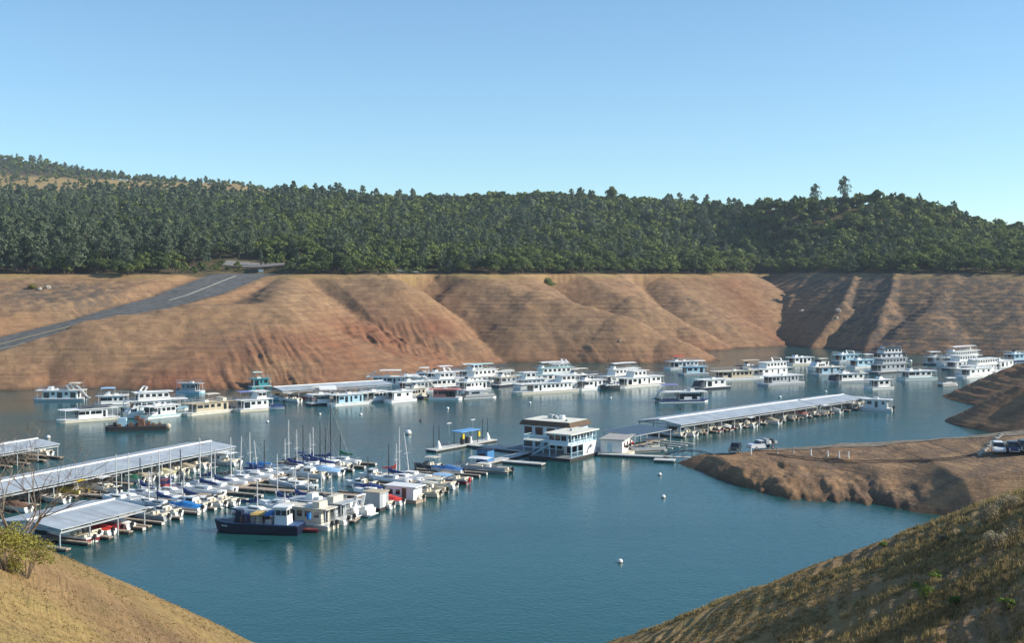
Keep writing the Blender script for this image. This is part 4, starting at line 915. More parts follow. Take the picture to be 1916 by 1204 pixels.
# ------------------------------------------------------------------ buoys
def buoy(label, px, py, r, dark=False, grp='mooring buoys'):
    x, y = W(px, py+r*F/400); t = thing('buoy', label, 'buoy', (x, y, 0), px, grp)
    MB().ball((0, 0, r*.45), r, 14, 9, .95).build('float', GREY2 if dark else WHITE, t, True)
    MB().tube((0, 0, -.3), (0, 0, r*.2), r*1.03, r*1.03, 14).build('weed_band', col('lake_weed', (.20, .12, .05), .9), t); MB().tube((0, 0, r*1.3), (0, 0, r*1.7), .05).build('mooring_ring', BLACK, t)
for lab, px, py, r, dk in (('large white mooring buoy in open water above the empty boarded slips', 763, 810, .75, 0), ('small white buoy in front of the light blue houseboat, by the tall dark mast', 674, 776, .42, 0),
    ('white buoy in open water below the pink-roofed party boat', 837, 764.5, .42, 0), ('white buoy right of the white houseboat with purple sun roof', 498.7, 789.7, .36, 0), ('small white buoy left of the tall dark mast top', 597, 775.6, .34, 0),
    ('small dark buoy between the tall mast and the large white buoy', 786.6, 787.5, .34, 1), ('white buoy under the long white houseboat in the middle', 991.8, 754, .38, 0), ('white buoy right of the middle, below the cruiser raft', 1143, 745, .4, 0),
    ('white buoy pair just above the ridge of the long right-hand dock', 1461, 743, .5, 0), ('white buoy above the far end of the long right-hand dock', 1547, 732.6, .42, 0), ('dark buoy under the low white houseboat with purple canopy', 1275, 765, .36, 1),
    ('dark-bottomed buoy left of the dirt point', 1236, 890, .36, 0), ('white buoy in open water left of the gullied bank', 1243, 932.6, .38, 0), ('lone buoy in the open water near the bottom of the picture', 1162, 1056, .36, 0),
    ('round white buoy just above the roof at the left edge', 86, 819, .5, 0), ('cream buoy beside the big grey houseboats on the right', 1705, 674, .75, 0), ('blue dinghy-like float on the far open water', 1426, 679, .9, 1)):
    buoy(lab, px, py, r, dk)
# ------------------------------------------------------------------ houseboats and other moored boats
HB = houseboat; G0 = 'houseboats moored across the lake'
HB('white houseboat lying alone at the far left with a slide and cream canopy', (56, 752.5), (154, 752), 4.6, 1, WHITE, GREYP, nwin=5, slide=True, topspan=(-.42, -.2), top=CREAM, arch=True, group=G0)
HB('white houseboat with dark solar panels on its roof, front row at the left', (107, 794.5), (222, 786), 4.4, 1, WHITE, CREAM, nwin=5, cab=(-.3, .18), solar=True, fly=False, rails=False, group=G0, bowcover=None)
HB('largest white houseboat of the left raft, with an open top canopy', (356, 769), (232, 776), 5.6, 2, WHITE, WHITE, top=WHITE, topspan=(-.35, .0), upper=(-.3, .2), arch=True, nwin=7, group=G0, stripe=LBLUE, hgt=1.1)
HB('white houseboat with a blue top deck behind the left raft', (172, 764), (240, 762), 4.6, 1, WHITE, WHITE, top=PALEB, topspan=(-.1, .3), group=G0, nwin=4)
cruiser('white cabin cruiser wedged between the left-hand houseboats', (228, 786), (268, 784), 3.6, high=True)
HB('white houseboat with pale teal side band in front of the largest one at the left', (268, 787), (338, 780), 4.4, 1, WHITE, WHITE, stripe=TEALC, nwin=5, raked=True, group=G0, fly=False)
HB('tan houseboat with flat railed roof and small sunshade', (348, 781), (440, 771.5), 4.6, 1, TAN, CREAM, top=CREAM, topspan=(-.2, .05), nwin=5, group=G0, fly=False, box=True)
HB('white two-deck houseboat with purple-blue sun roof and white dome', (441, 773.5), (512, 768), 5, 2, WHITE, CREAM, upper=(-.32, -.05), top=PURP, topspan=(.05, .38), nwin=4, group=G0)
runabout('small boat under a blue cover behind the houseboat with purple-blue sun roof', (531, 767.5), 5.5, 2.2, R(10), cover=BLUE)
HB('small grey houseboat alone near the far bank at the left', (375, 738), (326, 737), 3.8, 1, GREYP, LBLUE, nwin=3, winw=.8, fly=False, group=G0, cab=(-.3, .25))
HB('small teal houseboat at the left end of the far covered dock', (466, 729), (508, 727), 4.4, 1, TEAL, TEAL, top=TEALC, topspan=(-.1, .3), nwin=3, winw=.8, fly=False, group=G0)
def roof_shade():
    t = thing('small_dock_roof', 'small pale roof sticking out from the front of the far covered dock', 'dock roof', (*W(612, 748), 0), R(14))
    MB().add([(-2.6, -2, 3.0), (2.6, -2, 3.0), (2.6, 2, 3.9), (-2.6, 2, 3.9), (-2.6, -2, 2.9), (2.6, -2, 2.9), (2.6, 2, 3.8), (-2.6, 2, 3.8)], [(0, 1, 2, 3), (7, 6, 5, 4), (0, 4, 5, 1), (1, 5, 6, 2), (2, 6, 7, 3), (3, 7, 4, 0)]).build('roof', WHITE, t)
    for x in (-2.4, 2.4):
        for y in (-1.8, 1.8): B_(x-.06, x+.06, y-.06, y+.06, -.1, 2.9 if y < 0 else 3.7).build('post', GREYP, t)
    B_(-2.8, 2.8, -2.2, 2.2, .2, .45).build('deck', DECK, t)
roof_shade()
HB('dark-hulled white houseboat left of the light blue one, in front of the far dock', (576, 761.5), (622, 759), 4.2, 1, WHITE, BLACK, nwin=3, top=CREAM, topspan=(.0, .3), group=G0, cab=(-.4, .1), fly=False)
HB('light blue and white houseboat in front of the far covered dock', (620, 762.5), (690, 757), 4.2, 1, LBLUE, WHITE, roof=WHITE, nwin=5, winw=.9, group=G0, stripe=WHITE, fly=False)
HB('white houseboat with a dark open porch, right of the light blue one', (682, 756.5), (728, 752), 4.2, 1, WHITE, GREYP, nwin=3, cab=(-.45, .1), group=G0, fly=False)
HB('boxy white houseboat with few windows in the middle of the front row', (727, 756), (780, 751.5), 4.0, 1, WHITE, WHITE, nwin=2, winw=.9, group=G0, fly=False, rails=False)
HB('houseboat with dark canopy and blue-white toys on top, beside the yellow kayak', (765, 749), (803, 746), 4, 1, CREAM, GREY2, top=WHITE, topspan=(-.3, .3), nwin=3, group=G0)
t = thing('kayak', 'small yellow kayak lying before the pink-roofed party boat', 'kayak', (*W(805, 749.5), 0), R(10)); hull_mb(3.6, .8, .4, .5, .7, .3, .12, .3).build('hull', YEL, t); B_(-.5, .4, -.22, .22, .42, .47).build('seat', BLACK, t)
HB('party boat with faded red roof and white sides', (864, 750), (801, 750), 4.6, 1, PINK, WHITE, roof=PINK, nwin=5, group=G0, stripe=WHITE, fly=False)
pontoon('long grey party pontoon with railings, right of the red-roofed boat', (0, 0), 11.5, 3.4, None, GREYP, GREYP, pose=place((932, 744), (866, 748), 3.4)[:2], house=GREYP)
HB('long white two-deck houseboat behind the right end of the far covered dock', (790, 724), (682, 724), 5.4, 1, WHITE, WHITE, top=WHITE, topspan=(-.25, .12), slide=True, nwin=8, group=G0)
cruiser('tall white yacht with radar arch behind the middle raft', (760, 716), (812, 716), 4.8, high=True, top=WHITE, fb=1.7)
HB('white houseboat with dark lower front, left part of the middle raft', (795, 731), (864, 727), 4.8, 2, WHITE, GREY2, upper=(-.3, .1), arch=True, nwin=5, group=G0)
HB('three-deck white houseboat with pale green top canopy in the middle raft', (858, 727), (942, 720), 5.2, 3, WHITE, WHITE, top=TEALC, upper=(-.35, .15), nwin=6, group=G0)
HB('low white houseboat in front of the green-canopied one', (862, 736), (920, 731), 4.4, 1, WHITE, GREYP, nwin=5, group=G0, fly=True)
HB('houseboat with dark blue front and tan canopies, gap of the middle raft', (930, 726), (974, 722), 4.4, 1, GREYP, NAVY, roof=CREAM, top=CREAM, nwin=3, group=G0, topspan=(-.3, .1))
HB('tallest three-deck white houseboat of the middle with a pale teal roof', (970, 722), (1084, 716), 5.6, 3, WHITE, WHITE, roof=TEALC, top=WHITE, upper=(-.38, .1), nwin=7, group=G0)
HB('white houseboat between the tallest one and the long one in the middle', (968, 730), (1030, 727), 4.6, 2, WHITE, WHITE, upper=(-.1, .25), nwin=5, group=G0, top=WHITE)
HB('longest white houseboat of the middle front row, with a dark front porch', (966, 740.5), (1084, 733.5), 5.0, 2, WHITE, CREAM, cab=(-.40, .22), upper=(-.46, -.22), nwin=9, winw=.8, group=G0)
HB('white two-deck houseboat with dark blue canopy right of the longest one', (1084, 733), (1137, 729), 4.6, 1, WHITE, WHITE, top=GREY2, topspan=(-.3, .15), nwin=4, raked=True, group=G0)
cruiser('dark-bowed cruiser moored between two white houseboats', (1128, 731), (1162, 729.5), 3.2, hullc=GREY2)
HB('three-deck white houseboat with a small top canopy, right end of the middle raft', (1130, 724), (1205, 718), 5.2, 3, WHITE, WHITE, top=WHITE, upper=(-.4, .2), nwin=5, group=G0)
HB('long white houseboat with curved stern stairs, front right end of the middle raft', (1162, 728), (1246, 721), 5.0, 2, WHITE, WHITE, upper=(-.1, .2), cab=(-.42, .34), nwin=7, group=G0, stripe=CREAM)
for lab, a_, b_, dk_, kw in (('white houseboat behind the green-canopied one', (850, 712), (925, 709), 2, dict(top=WHITE)), ('white houseboat with grey top at the back of the middle raft', (905, 716), (965, 712), 1, dict(top=GREY2, topspan=(-.3, .1))),
    ('white houseboat behind the tallest one in the middle', (1010, 711), (1085, 708), 2, dict(arch=True)), ('white houseboat with open top at the left back of the middle raft', (800, 717), (862, 713), 1, dict(top=WHITE, topspan=(-.3, .1), arch=True)),
    ('cream-topped houseboat filling the gap right of the tallest one', (1060, 722), (1122, 718), 1, dict(top=CREAM, topspan=(-.2, .2))), ('white houseboat with slide at the back left of the front row', (745, 736), (812, 732), 1, dict(slide=True, top=WHITE, topspan=(-.1, .25)))):
    HB(lab, a_, b_, 4.8, dk_, WHITE, WHITE, group=G0, **kw)
HB('white houseboat with a red canopy, off the tip of the brown point', (1249, 693), (1318, 691), 5, 1, WHITE, WHITE, top=RED, topspan=(.0, .28), nwin=6, group=G0)
HB('small blue-grey houseboat below the one with the red canopy', (1276, 704), (1328, 702.5), 4.4, 1, LBLUE, GREYP, nwin=3, top=WHITE, topspan=(-.4, .0), group=G0, fly=False)
HB('long tan houseboat with a dark front, left of the tall white one', (1338, 714), (1423, 710), 5.2, 1, TAN, WHITE, roof=CREAM, nwin=7, group=G0, fly=False, box=True, motors=False)
HB('dark-roofed houseboat rafted behind the long tan one', (1385, 703), (1452, 700), 5, 1, GREYP, GREYP, roof=GREY2, nwin=4, group=G0, top=TAN, topspan=(-.1, .35))
HB('tall two-deck white houseboat right of the tan one', (1416, 709), (1486, 703.5), 5.2, 2, WHITE, WHITE, upper=(-.35, .2), nwin=4, group=G0, arch=True)
HB('grey-white houseboat with flat railed roof in front of the tall white one', (1432, 724), (1508, 719.5), 5, 1, GREYP, GREYP, roof=WHITE, nwin=7, winw=.8, group=G0, fly=False)
HB('small white houseboat with a dark blue front, right of the middle', (1312, 731), (1369, 727.5), 4.8, 1, WHITE, NAVY, nwin=3, group=G0, bowcover=NAVY, fly=False, rails=False)
HB('low white houseboat with purple canopy and slide above the long right-hand dock', (1330, 754), (1236, 756), 5, 1, WHITE, WHITE, roof=WHITE, top=PURP, topspan=(-.45, -.12), slide=True, nwin=6, winw=1.5, group=G0, cab=(-.1, .3), stripe=BLUE)
HB('plain white houseboat alone in the mouth of the inlet', (1480, 685), (1527, 683), 5, 1, WHITE, CREAM, nwin=4, winw=.9, group=G0, rails=False)
cruiser('white cruiser with cream canopy below the inlet houseboats', (1519, 695), (1563, 692.5), 4.4, top=CREAM, high=True)
HB('flat-roofed blue-grey houseboat below the cream-canopied cruiser', (1529, 705), (1586, 703), 4.8, 1, LBLUE, GREYP, roof=CREAM, nwin=3, group=G0, fly=False, rails=False)
HB('pale blue houseboat near the shaded far bank', (1568, 679.5), (1615, 677), 5, 1, LBLUE, GREYP, nwin=4, group=G0, arch=True)
HB('blue-grey houseboat left of the big grey two-deck one', (1597, 690.5), (1646, 688), 4.8, 1, LBLUE, WHITE, nwin=3, group=G0, top=WHITE, topspan=(-.35, -.05))
HB('three-deck houseboat with a dark blue upper deck by the far bank', (1638, 677), (1700, 675), 6, 3, WHITE, GREYP, roof=NAVY, upper=(-.35, .2), top=NAVY, nwin=4, group=G0)
HB('big grey two-deck houseboat with dark lower hull on the right', (1638, 701), (1706, 697), 6.0, 2, GREYP, GREY2, upper=(-.4, .25), nwin=5, group=G0, hgt=1.15)
HB('white houseboat with a dark blue tarp on its left end', (1565, 718.5), (1629, 716), 4.8, 1, WHITE, GREYP, nwin=4, group=G0, bowcover=NAVY, box=True)
HB('white houseboat with roof cabin above the tip of the first headland', (1690, 713), (1757, 711), 5, 1, WHITE, WHITE, nwin=4, winw=1.6, group=G0, stripe=TEALC)
HB('small cream and white houseboat above the right end of the long dock', (1631, 731), (1676, 729), 4.6, 1, WHITE, WHITE, nwin=2, winw=.8, group=G0, rails=False, cab=(-.35, .15))
pontoon('pontoon boat with a white canopy left of the first headland', (0, 0), 6.6, 2.6, None, WHITE, WHITE, pose=place((1760, 724), (1800, 722.5), 2.6)[:2])
HB('white houseboat with white bow awning, left end of the right-hand raft', (1742, 684), (1790, 682), 5.5, 1, WHITE, GREY2, top=WHITE, topspan=(.0, .4), nwin=3, group=G0)
HB('three-deck white houseboat at the back of the right-hand raft', (1770, 685), (1842, 679), 6, 3, WHITE, WHITE, upper=(-.4, .2), top=WHITE, nwin=6, group=G0, arch=True)
HB('white two-deck houseboat in the middle of the right-hand raft', (1782, 694), (1840, 689), 5.5, 2, WHITE, GREY2, upper=(-.3, .2), nwin=4, group=G0)
HB('large white two-deck houseboat with a long row of windows in the right-hand raft', (1808, 703), (1878, 696), 5.5, 2, WHITE, WHITE, upper=(-.4, .15), nwin=9, winw=.8, group=G0, top=WHITE)
HB('white single-deck houseboat, nearest of the right-hand raft, partly behind the headland', (1806, 709), (1868, 704), 4.6, 1, WHITE, WHITE, nwin=4, group=G0, fly=False)
HB('white houseboat half hidden by the headland in the right-hand raft', (1868, 693), (1905, 689), 5, 1, WHITE, GREYP, nwin=3, group=G0)
HB('blue houseboat at the right edge behind the headland', (1890, 678), (1945, 676), 5, 1, LBLUE, BLUE, nwin=4, group=G0)
# ------------------------------------------------------------------ work barge and blue work boat
loc, rz, L = place((192, 809), (308, 806.5), 4.6); t = thing('crane_barge', 'dark low work barge with a small blue cabin and a slanting crane boom', 'work barge', loc, rz)
MB().prism([(-L/2, -2.2), (L/2-.8, -2.2), (L/2, -1.2), (L/2, 1.2), (L/2-.8, 2.2), (-L/2, 2.2)], -.3, .95).build('hull', FLOAT, t)
cb_ = MB().frus(L*.16, L*.30, -1.1, 1.1, .95, 2.9, .1, .1, .1).build('cabin', LBLUE, t); B_(L*.2, L*.26, -1.1, -1.03, 1.7, 2.4).build('window', GLASS, cb_)
MB().frus(-L*.14, -L*.02, -1.2, 1.2, .95, 2.6, .3, .3, .2).box(-L*.05, L*.02, -.8, .8, 2.2, 3.3).build('winch_house', col('rusty_steel', (.16, .075, .045), .8, var=.4), t)
f = MB().tube((-L*.08, 0, 2.2), (-L*.42, 0, 5.0), .18, .1, 6); f.tube((-L*.08, 0, 3.4), (-L*.42, 0, 5.0), .04, n=4); f.tube((-L*.40, 0, 4.9), (-L*.40, 0, 2.0), .03, n=4); f.build('crane_boom', GREYP, t)
f = MB()
for i in range(9): xx = -L*.36+i*L*.09; yy = (i*1.7) % 3-1.5; f.frus(xx-.5, xx+.4, yy-.4, yy+.4, .95, 1.3+.25*(i % 3), .1, .1, .1)
f.build('deck_gear', BROWN, t); MB().ball((-L*.5-.2, .3, .7), .75, 10, 7).build('tan_float', TAN, t)
MB().tube((L*.32, -1.6, .95), (L*.32, -1.6, 3.2), .05).tube((L*.32, 1.6, .95), (L*.32, 1.6, 3.2), .05).build('corner_post', BLACK, t)
p = Vector(W(396, 1001)); q = Vector(W(549, 1007)); d = p-q; L = d.length; c = (p+q)/2+Vector((.15, 1.6)); t = thing('blue_work_boat', 'navy blue steel work boat with white wheelhouse, nearest boat in the middle of the marina', 'work boat', (c.x, c.y, 0), math.atan2(d.y, d.x))
hl = hull_mb(L*1.08, 3.6, 1.25, .72, .96, 1.0, .3, .28, 14); hl.build('hull', NAVY, t); MB().path([(-L*.53, -1.75, 1.42), (L*.2, -1.75, 1.5), (L*.4, -1.45, 1.62), (L*.53, 0, 1.75), (L*.4, 1.45, 1.62), (L*.2, 1.75, 1.5), (-L*.53, 1.75, 1.42)], .07).build('rub_rail', col('worn_blue', (.05, .10, .22), .6), t)
B_(-L*.53, L*.36, -1.6, 1.6, 1.27, 1.36).build('deck', col('worn_blue'  , (.05, .10, .22), .6), t)
wh = MB().frus(-L*.40, -L*.24, -1.15, 1.15, 1.36, 3.9, .1, .15, .06).build('wheelhouse', WHITE, t); MB().frus(-L*.42, -L*.22, -1.3, 1.3, 3.9, 4.05, .1, .1, .1).build('wheelhouse_roof', WHITE, t)
for x in (-L*.36, -L*.29):
    for sg in (-1, 1): B_(x-.38, x+.38, *sorted((sg*1.07, sg*1.17)), 2.75, 3.5).build('window', GLASS, wh)
for yy in (-.6, .6): B_(-L*.40-.03, -L*.40+.14, yy-.4, yy+.4, 2.75, 3.5).build('window', GLASS, wh); B_(-L*.253, -L*.243, yy-.4, yy+.4, 2.75, 3.5).build('window', GLASS, wh)
MB().frus(L*.18, L*.27, -.7, .7, 1.36, 3.1, .1, .2, .1).tube((L*.22, 0, 3), (L*.45, 0, 3.6), .14, .1).tube((L*.22, 0, 3), (L*.19, 0, 1.3), .2).build('bow_crane', NAVY, t)
f = MB()
for sg in (-1, 1):
    for z_ in (1.8, 2.2, 2.6): f.tube((-L*.2, sg*1.5, z_), (L*.16, sg*1.5, z_), .05, n=4)
    for i in range(7): x = -L*.2+i*L*.06; f.tube((x, sg*1.5, 1.3), (x, sg*1.5, 2.6), .05, n=4)
f.build('side_rack', BROWN, t)
rr = random.Random(3)
for i in range(10):
    x = -L*.18+i*L*.035; yy = rr.uniform(-.9, .9); s_ = rr.uniform(.35, .7); MB().frus(x-s_, x+s_, yy-s_*.8, yy+s_*.8, 1.37, 1.8+rr.uniform(.1, .9), .12, .2, .15).build('cargo', [GREYP, WHITE, TAN, BLUE, CREAM, GREY2][i % 6], t)
MB().frus(-L*.1, L*.06, -1.2, 1.2, 2.66, 2.95, .3, .3, .3).build('yellow_tarp', col('ochre_tarp', (.62, .42, .12), .7), t); MB().frus(-L*.22, -L*.11, -1.2, 1.2, 2.66, 3.1, .3, .3, .3).build('blue_tarp', BBLUE, t)
for sg in (-1, 1):
    f = MB()
    for i in range(5): x = L*.40-i*.22; yb = 1.80*math.cos(((x/(L*1.08)+.5)-.72)/.28*math.pi/2)**.75; f.box(x-.06, x+.06, *sorted((sg*(yb-.02), sg*(yb+.02))), .95, 1.15)
    f.build('bow_registration_marks', WHITE, t)
t = thing('rowing_skiff', 'small dark red skiff between the blue work boat and the grey cabin boat', 'skiff', (*W(575, 1000), 0), VA); hull_mb(3.4, 1.3, .45, .5, .8, .8, .15, .2).build('hull', MAROON, t); B_(-.2, .1, -.5, .5, .45, .5).build('seat', BROWN, t)
# ------------------------------------------------------------------ big boats behind the work boat
def slipbig(label, stern, L, **k):
    q = Vector(W(*stern)); p = q-VX*L; return p, q
def pxof(v): return (CX+v[0]/v[1]*F, HY+CH/v[1]*F)
p, q = slipbig('', (640, 988), 11); HB('light grey two-storey houseboat with a white rear tower, behind the blue work boat', pxof(p), pxof(q), 3.8, 1, GREYP, WHITE, roof=GREYP, nwin=4, winw=1.3, rails=False, cab=(-.34, .30), top=None, group=None, box=True)
p, q = slipbig('', (610, 999), 9.5); HB('beige cabin boat with a cluttered roof, right behind the blue work boat', pxof(p), pxof(q), 3.0, 1, CREAM, CREAM, nwin=4, winw=.8, rails=False, fly=False, group=None, box=True)
t = thing('blue_drum', 'bright blue drum among the clutter on the roof of the beige cabin boat', 'drum', (*[a for a in (W(575, 975, 3.2))], 3.2), 0); MB().tube((0, 0, 0), (0, 0, .9), .32, n=12).build('barrel', BBLUE, t); MB().tube((0, 0, .9), (0, 0, .96), .27, n=12).build('lid', BLACK, t)
p, q = slipbig('', (683, 974), 9.5); cruiser('white cabin cruiser with a radar arch beside the grey dock shed', pxof(p), pxof(q), 3.0, group=None)
p, q = slipbig('', (660, 976), 8); cruiser('small white cruiser between the grey houseboat and the radar-arch cruiser', pxof(p), pxof(q), 2.6, arch=False)
# ------------------------------------------------------------------ sailing boats
SB = sailboat
rows = [ # mast px, waterline y, mast top y, L, cover, mast colour, extra, where
 (213, 944, 852, 7.5, None, MAST, {}, 'grey-masted sailing boat, leftmost of the masts crossing the long left roof'),
 (236, 942, 850, 8.0, GREY2, MAST, {}, 'sailing boat with dark sail cover, second mast from the left against the long left roof'),
 (258, 933, 859, 7.0, BLUE, DMAST, {}, 'dark-masted small sailing boat, third mast from the left against the long left roof'),
 (279, 928, 855, 7.0, None, MAST, {'rake': .02}, 'sailing boat with leaning pale mast, fourth mast from the left'),
 (274, 952, 884, 6.5, None, MAST, {}, 'small bare-boomed sailing boat in front of the row with dark hull'),
 (290, 955, 870, 7.6, BLUE, DMAST, {'hullc': GREYP}, 'grey-hulled sailing boat right of the short covered dock'),
 (294, 938, 845, 7.5, None, MAST, {}, 'white sailing boat just left of the red dock box'),
 (315, 930, 844, 7.5, BLUE, MAST, {}, 'white sailing boat beside the red dock box'),
 (334, 921, 843, 7.2, GREY2, DMAST, {}, 'white sailing boat with short dark mast below the end of the long left roof'),
 (371, 927, 822, 9.0, BLUE, MAST, {}, 'tall-masted white sailing boat in front of the right end of the long left roof'),
 (392, 915, 831, 8.0, BLUE, MAST, {}, 'left of the two close masts at the tip of the long left roof'),
 (399, 921, 841, 8.0, BLUE, MAST, {}, 'right of the two close masts at the tip of the long left roof'),
 (340, 948, 884, 7.0, BLUE, MAST, {}, 'sailing boat with blue cover near the white cabin boat'),
 (429, 912, 820, 8.5, GREY2, MAST, {}, 'sailing boat with dark cover left of the leaning mast pair'),
 (446, 905, 818, 7.5, None, MAST, {'rake': .05}, 'sailing boat with thin raked mast behind the boarded walkway'),
 (465, 897, 811, 8.5, BLUE, MAST, {}, 'sailing boat with a blue cover at the foot of the two crossing pale masts'),
 (479, 901, 827, 8.0, BLUE, MAST, {'rake': .1}, 'sailing boat with strongly leaning pale mast left of the tarp boat'),
 (492, 893, 825, 7.0, None, DMAST, {}, 'small sailing boat with thin dark mast beside the bright blue tarp'),
 (516, 955, 852, 9.0, BLUE, MAST, {}, 'sailing boat with a pale mast and blue cover directly behind the work boat wheelhouse'),
 (530, 960, 924, 6.5, None, MAST, {}, 'short-masted sailing boat at the work boat wheelhouse'),
 (531, 891, 823, 7.5, GREY2, MAST, {}, 'sailing boat with black cover behind the white cruisers, left half'),
 (538, 887, 787, 9.0, BLUE, MAST, {}, 'sailing boat with tall white mast carrying a radar dome'),
 (553, 884, 806, 8.0, GREY2, MAST, {}, 'white-masted sailing boat right of the radar-dome mast'),
 (565, 882, 797, 8.5, BLUE, DMAST, {}, 'sailing boat with black mast amid the upper row'),
 (578, 880, 812, 7.5, BLUE, MAST, {}, 'sailing boat with short white mast right of the black one in the upper row'),
 (584, 876, 801, 8.0, BLUE, MAST, {'bimini': BLUE}, 'sailing boat with a blue cockpit awning in the upper row'),
 (597, 886, 791, 8.6, BLUE, DMAST, {}, 'sailing boat with tall dark mast left of the tallest one'),
 (607, 884, 803, 8.0, None, DMAST, {'hullc': NAVY}, 'navy-hulled sailing boat just left of the tallest mast'),
 (617, 876, 757, 11.0, BLUE, DMAST, {}, 'largest sailing boat with the tallest black mast and a blue sail cover'),
 (635, 870, 805, 8.0, GREEN, DMAST, {}, 'sailing boat with a dark green sail cover, right end of the upper row'),
 (550, 950, 880, 8.0, BLUE, MAST, {}, 'sailing boat with a blue cover behind the beige cabin boat'),
 (574, 947, 886, 7.0, None, MAST, {}, 'bare-boomed sailing boat behind the grey houseboat, left one'),
 (599, 958, 884, 8.0, GREY2, MAST, {}, 'sailing boat with grey cover behind the grey houseboat'),
 (618, 950, 890, 7.0, None, MAST, {}, 'sailing boat with thin mast behind the rear tower of the grey houseboat'),
 (478, 968, 899, 8.0, BLUE, MAST, {}, 'sailing boat with blue cover right behind the middle of the work boat'),
 (687, 930, 857, 7.0, None, DMAST, {}, 'small sailing boat with thin dark mast by the lower end of the empty slips'),
 (726, 906, 834, 8.0, BLUE, DMAST, {}, 'dark-masted sailing boat with blue cover at the left end of the right-hand slips'),
 (740, 900, 832, 7.5, RED, MAST, {}, 'sailing boat with a red sail cover at the right-hand slips'),
 (746, 903, 801, 8.5, None, MAST, {}, 'sailing boat with the tallest white mast of the right-hand slips'),
 (764, 898, 812, 8.0, None, MAST, {'rake': -.12}, 'sailing boat with a strongly leaning mast at the right-hand slips'),
]
for i, (px, py, ty, L_, cv, mc, ex, lab) in enumerate(rows):
    left = px < 460 or 520 < px < 640 and py < 895
    SB(lab, (px, py), ty, L_, cover=cv or BLUE, coverless=cv is None, mastc=mc, flip=(i % 3 == 1), **ex)
SB('grey-hulled sailing boat in the near side slips of the boarded walkway', (547, 917), 880, 8.5, hullc=GREYP, coverless=True, mastc=MAST)
# ------------------------------------------------------------------ motor boats in the open slips
RB = runabout; OS = 'motor boats in open slips'
for args, kw in [
 (('grey runabout with tan seats, nearest slip right of the short covered dock', (309, 979)), dict(L=7, hullc=GREYP)),
 (('white runabout with windshield, second slip right of the short covered dock', (331, 971)), dict(L=6.5, cabin=True)),
 (('boat under a bright blue tarp right of the short covered dock', (373, 963)), dict(L=7, cover=BBLUE)),
 (('white cabin boat beside the bright blue tarp boat', (386, 958)), dict(L=6.5, cabin=True, hardtop=True)),
 (('white outboard cruiser near the end of the second row of slips', (416, 954)), dict(L=7, cabin=True)),
 (('white open motor boat in the second row of slips', (428, 948)), dict(L=6)),
 (('white cruiser with a swept sheer left of the empty fingers', (440, 950)), dict(L=8, cabin=True)),
 (('motor boat under a bright blue tarp behind the sailing boats', (517, 884)), dict(L=7.5, cover=BBLUE)),
 (('grey-covered motor boat under the radar-dome mast', (553, 889)), dict(L=7.5, cover=GREYP)),
 (('white cruiser in the middle of the upper row', (590, 897)), dict(L=7.5, cabin=True)),
 (('white motor boat with twin engines in the upper row', (607, 899)), dict(L=7, cabin=True, hardtop=True)),
 (('white cruiser with pale blue canvas at the end of the upper row', (637, 893)), dict(L=8.5, B=2.9, cover=PALEB)),
 (('silver runabout in the last slip but one of the upper row', (655, 883)), dict(L=6, hullc=GREYP)),
 (('white cabin boat with its stern to the cross dock', (573, 916)), dict(L=8.5, B=2.8, cabin=True)),
 (('white outboard boat with red-white canvas near the grey dock shed', (752, 949)), dict(L=6, cover=RED)),
 (('white boat with a tall white tower near the grey dock shed', (733, 956)), dict(L=7, cabin=True, hardtop=True)),
 (('white runabout right of the small white floating cabin', (790, 942)), dict(L=6)),
 (('brown-railed boat under a cream canopy in the right slips', (822, 934)), dict(L=6.5, top=CREAM, hullc=CREAM)),
 (('white cruiser with pale blue canopy in the right-hand slips', (852, 918)), dict(L=8, B=2.7, top=PALEB, cabin=True)),
 (('low black and red boat in the right-hand slips', (876, 909)), dict(L=6.5, trim=MAROON, motor=RED, hullc=GREYP)),
 (('boat under a long blue cover among the empty slips', (866, 890)), dict(L=7, cover=col('medium_blue_cover', (.05, .17, .42), .7))),
 (('small dark open boat with cream sunshade behind the empty slips', (824, 882)), dict(L=6, hullc=GREY2, top=CREAM)),
 (('small white cruiser on the far side of the boarded dock', (703, 917)), dict(L=6.5, cabin=True)),
 (('blue-sided boat beside the small white floating cabin', (716, 926)), dict(L=6, cover=BLUE)),
 (('white motor boat with radar frame left of the red sail cover', (722, 902)), dict(L=6, cabin=True, hardtop=True))]:
    RB(*args, group=OS, **kw)
pontoon('long white pontoon boat with a white box shelter near the pale float', (957, 889), 11, 3.0, None, GREYP, WHITE, house=None, span=(-.1, .28))
pontoon('pontoon boat with pale fence and cream canopy, end slip of the boarded dock', (835, 928), 7, 2.6, None, CREAM, CREAM)
t = thing('floating_shed', 'small white floating cabin with flat roof among the right-hand slips', 'floating cabin', (*W(757, 941), 0), VA)
cb_ = B_(-2.9, 2.4, -1.4, 1.4, .55, 2.6).build('walls', WHITE, t); B_(-3.2, 3.0, -1.7, 1.7, 2.6, 2.75).build('roof', WHITE, t); B_(-3.1, 3.0, -1.6, 1.6, -.2, .55).build('deck', DECK, t); B_(.2, 1.0, -1.45, -1.402, .7, 2.4).build('door', BROWN, t)
for x in (-2.0, -.6): B_(x-.4, x+.4, -1.45, -1.402, 1.3, 2.1).build('window', GLASS, cb_)
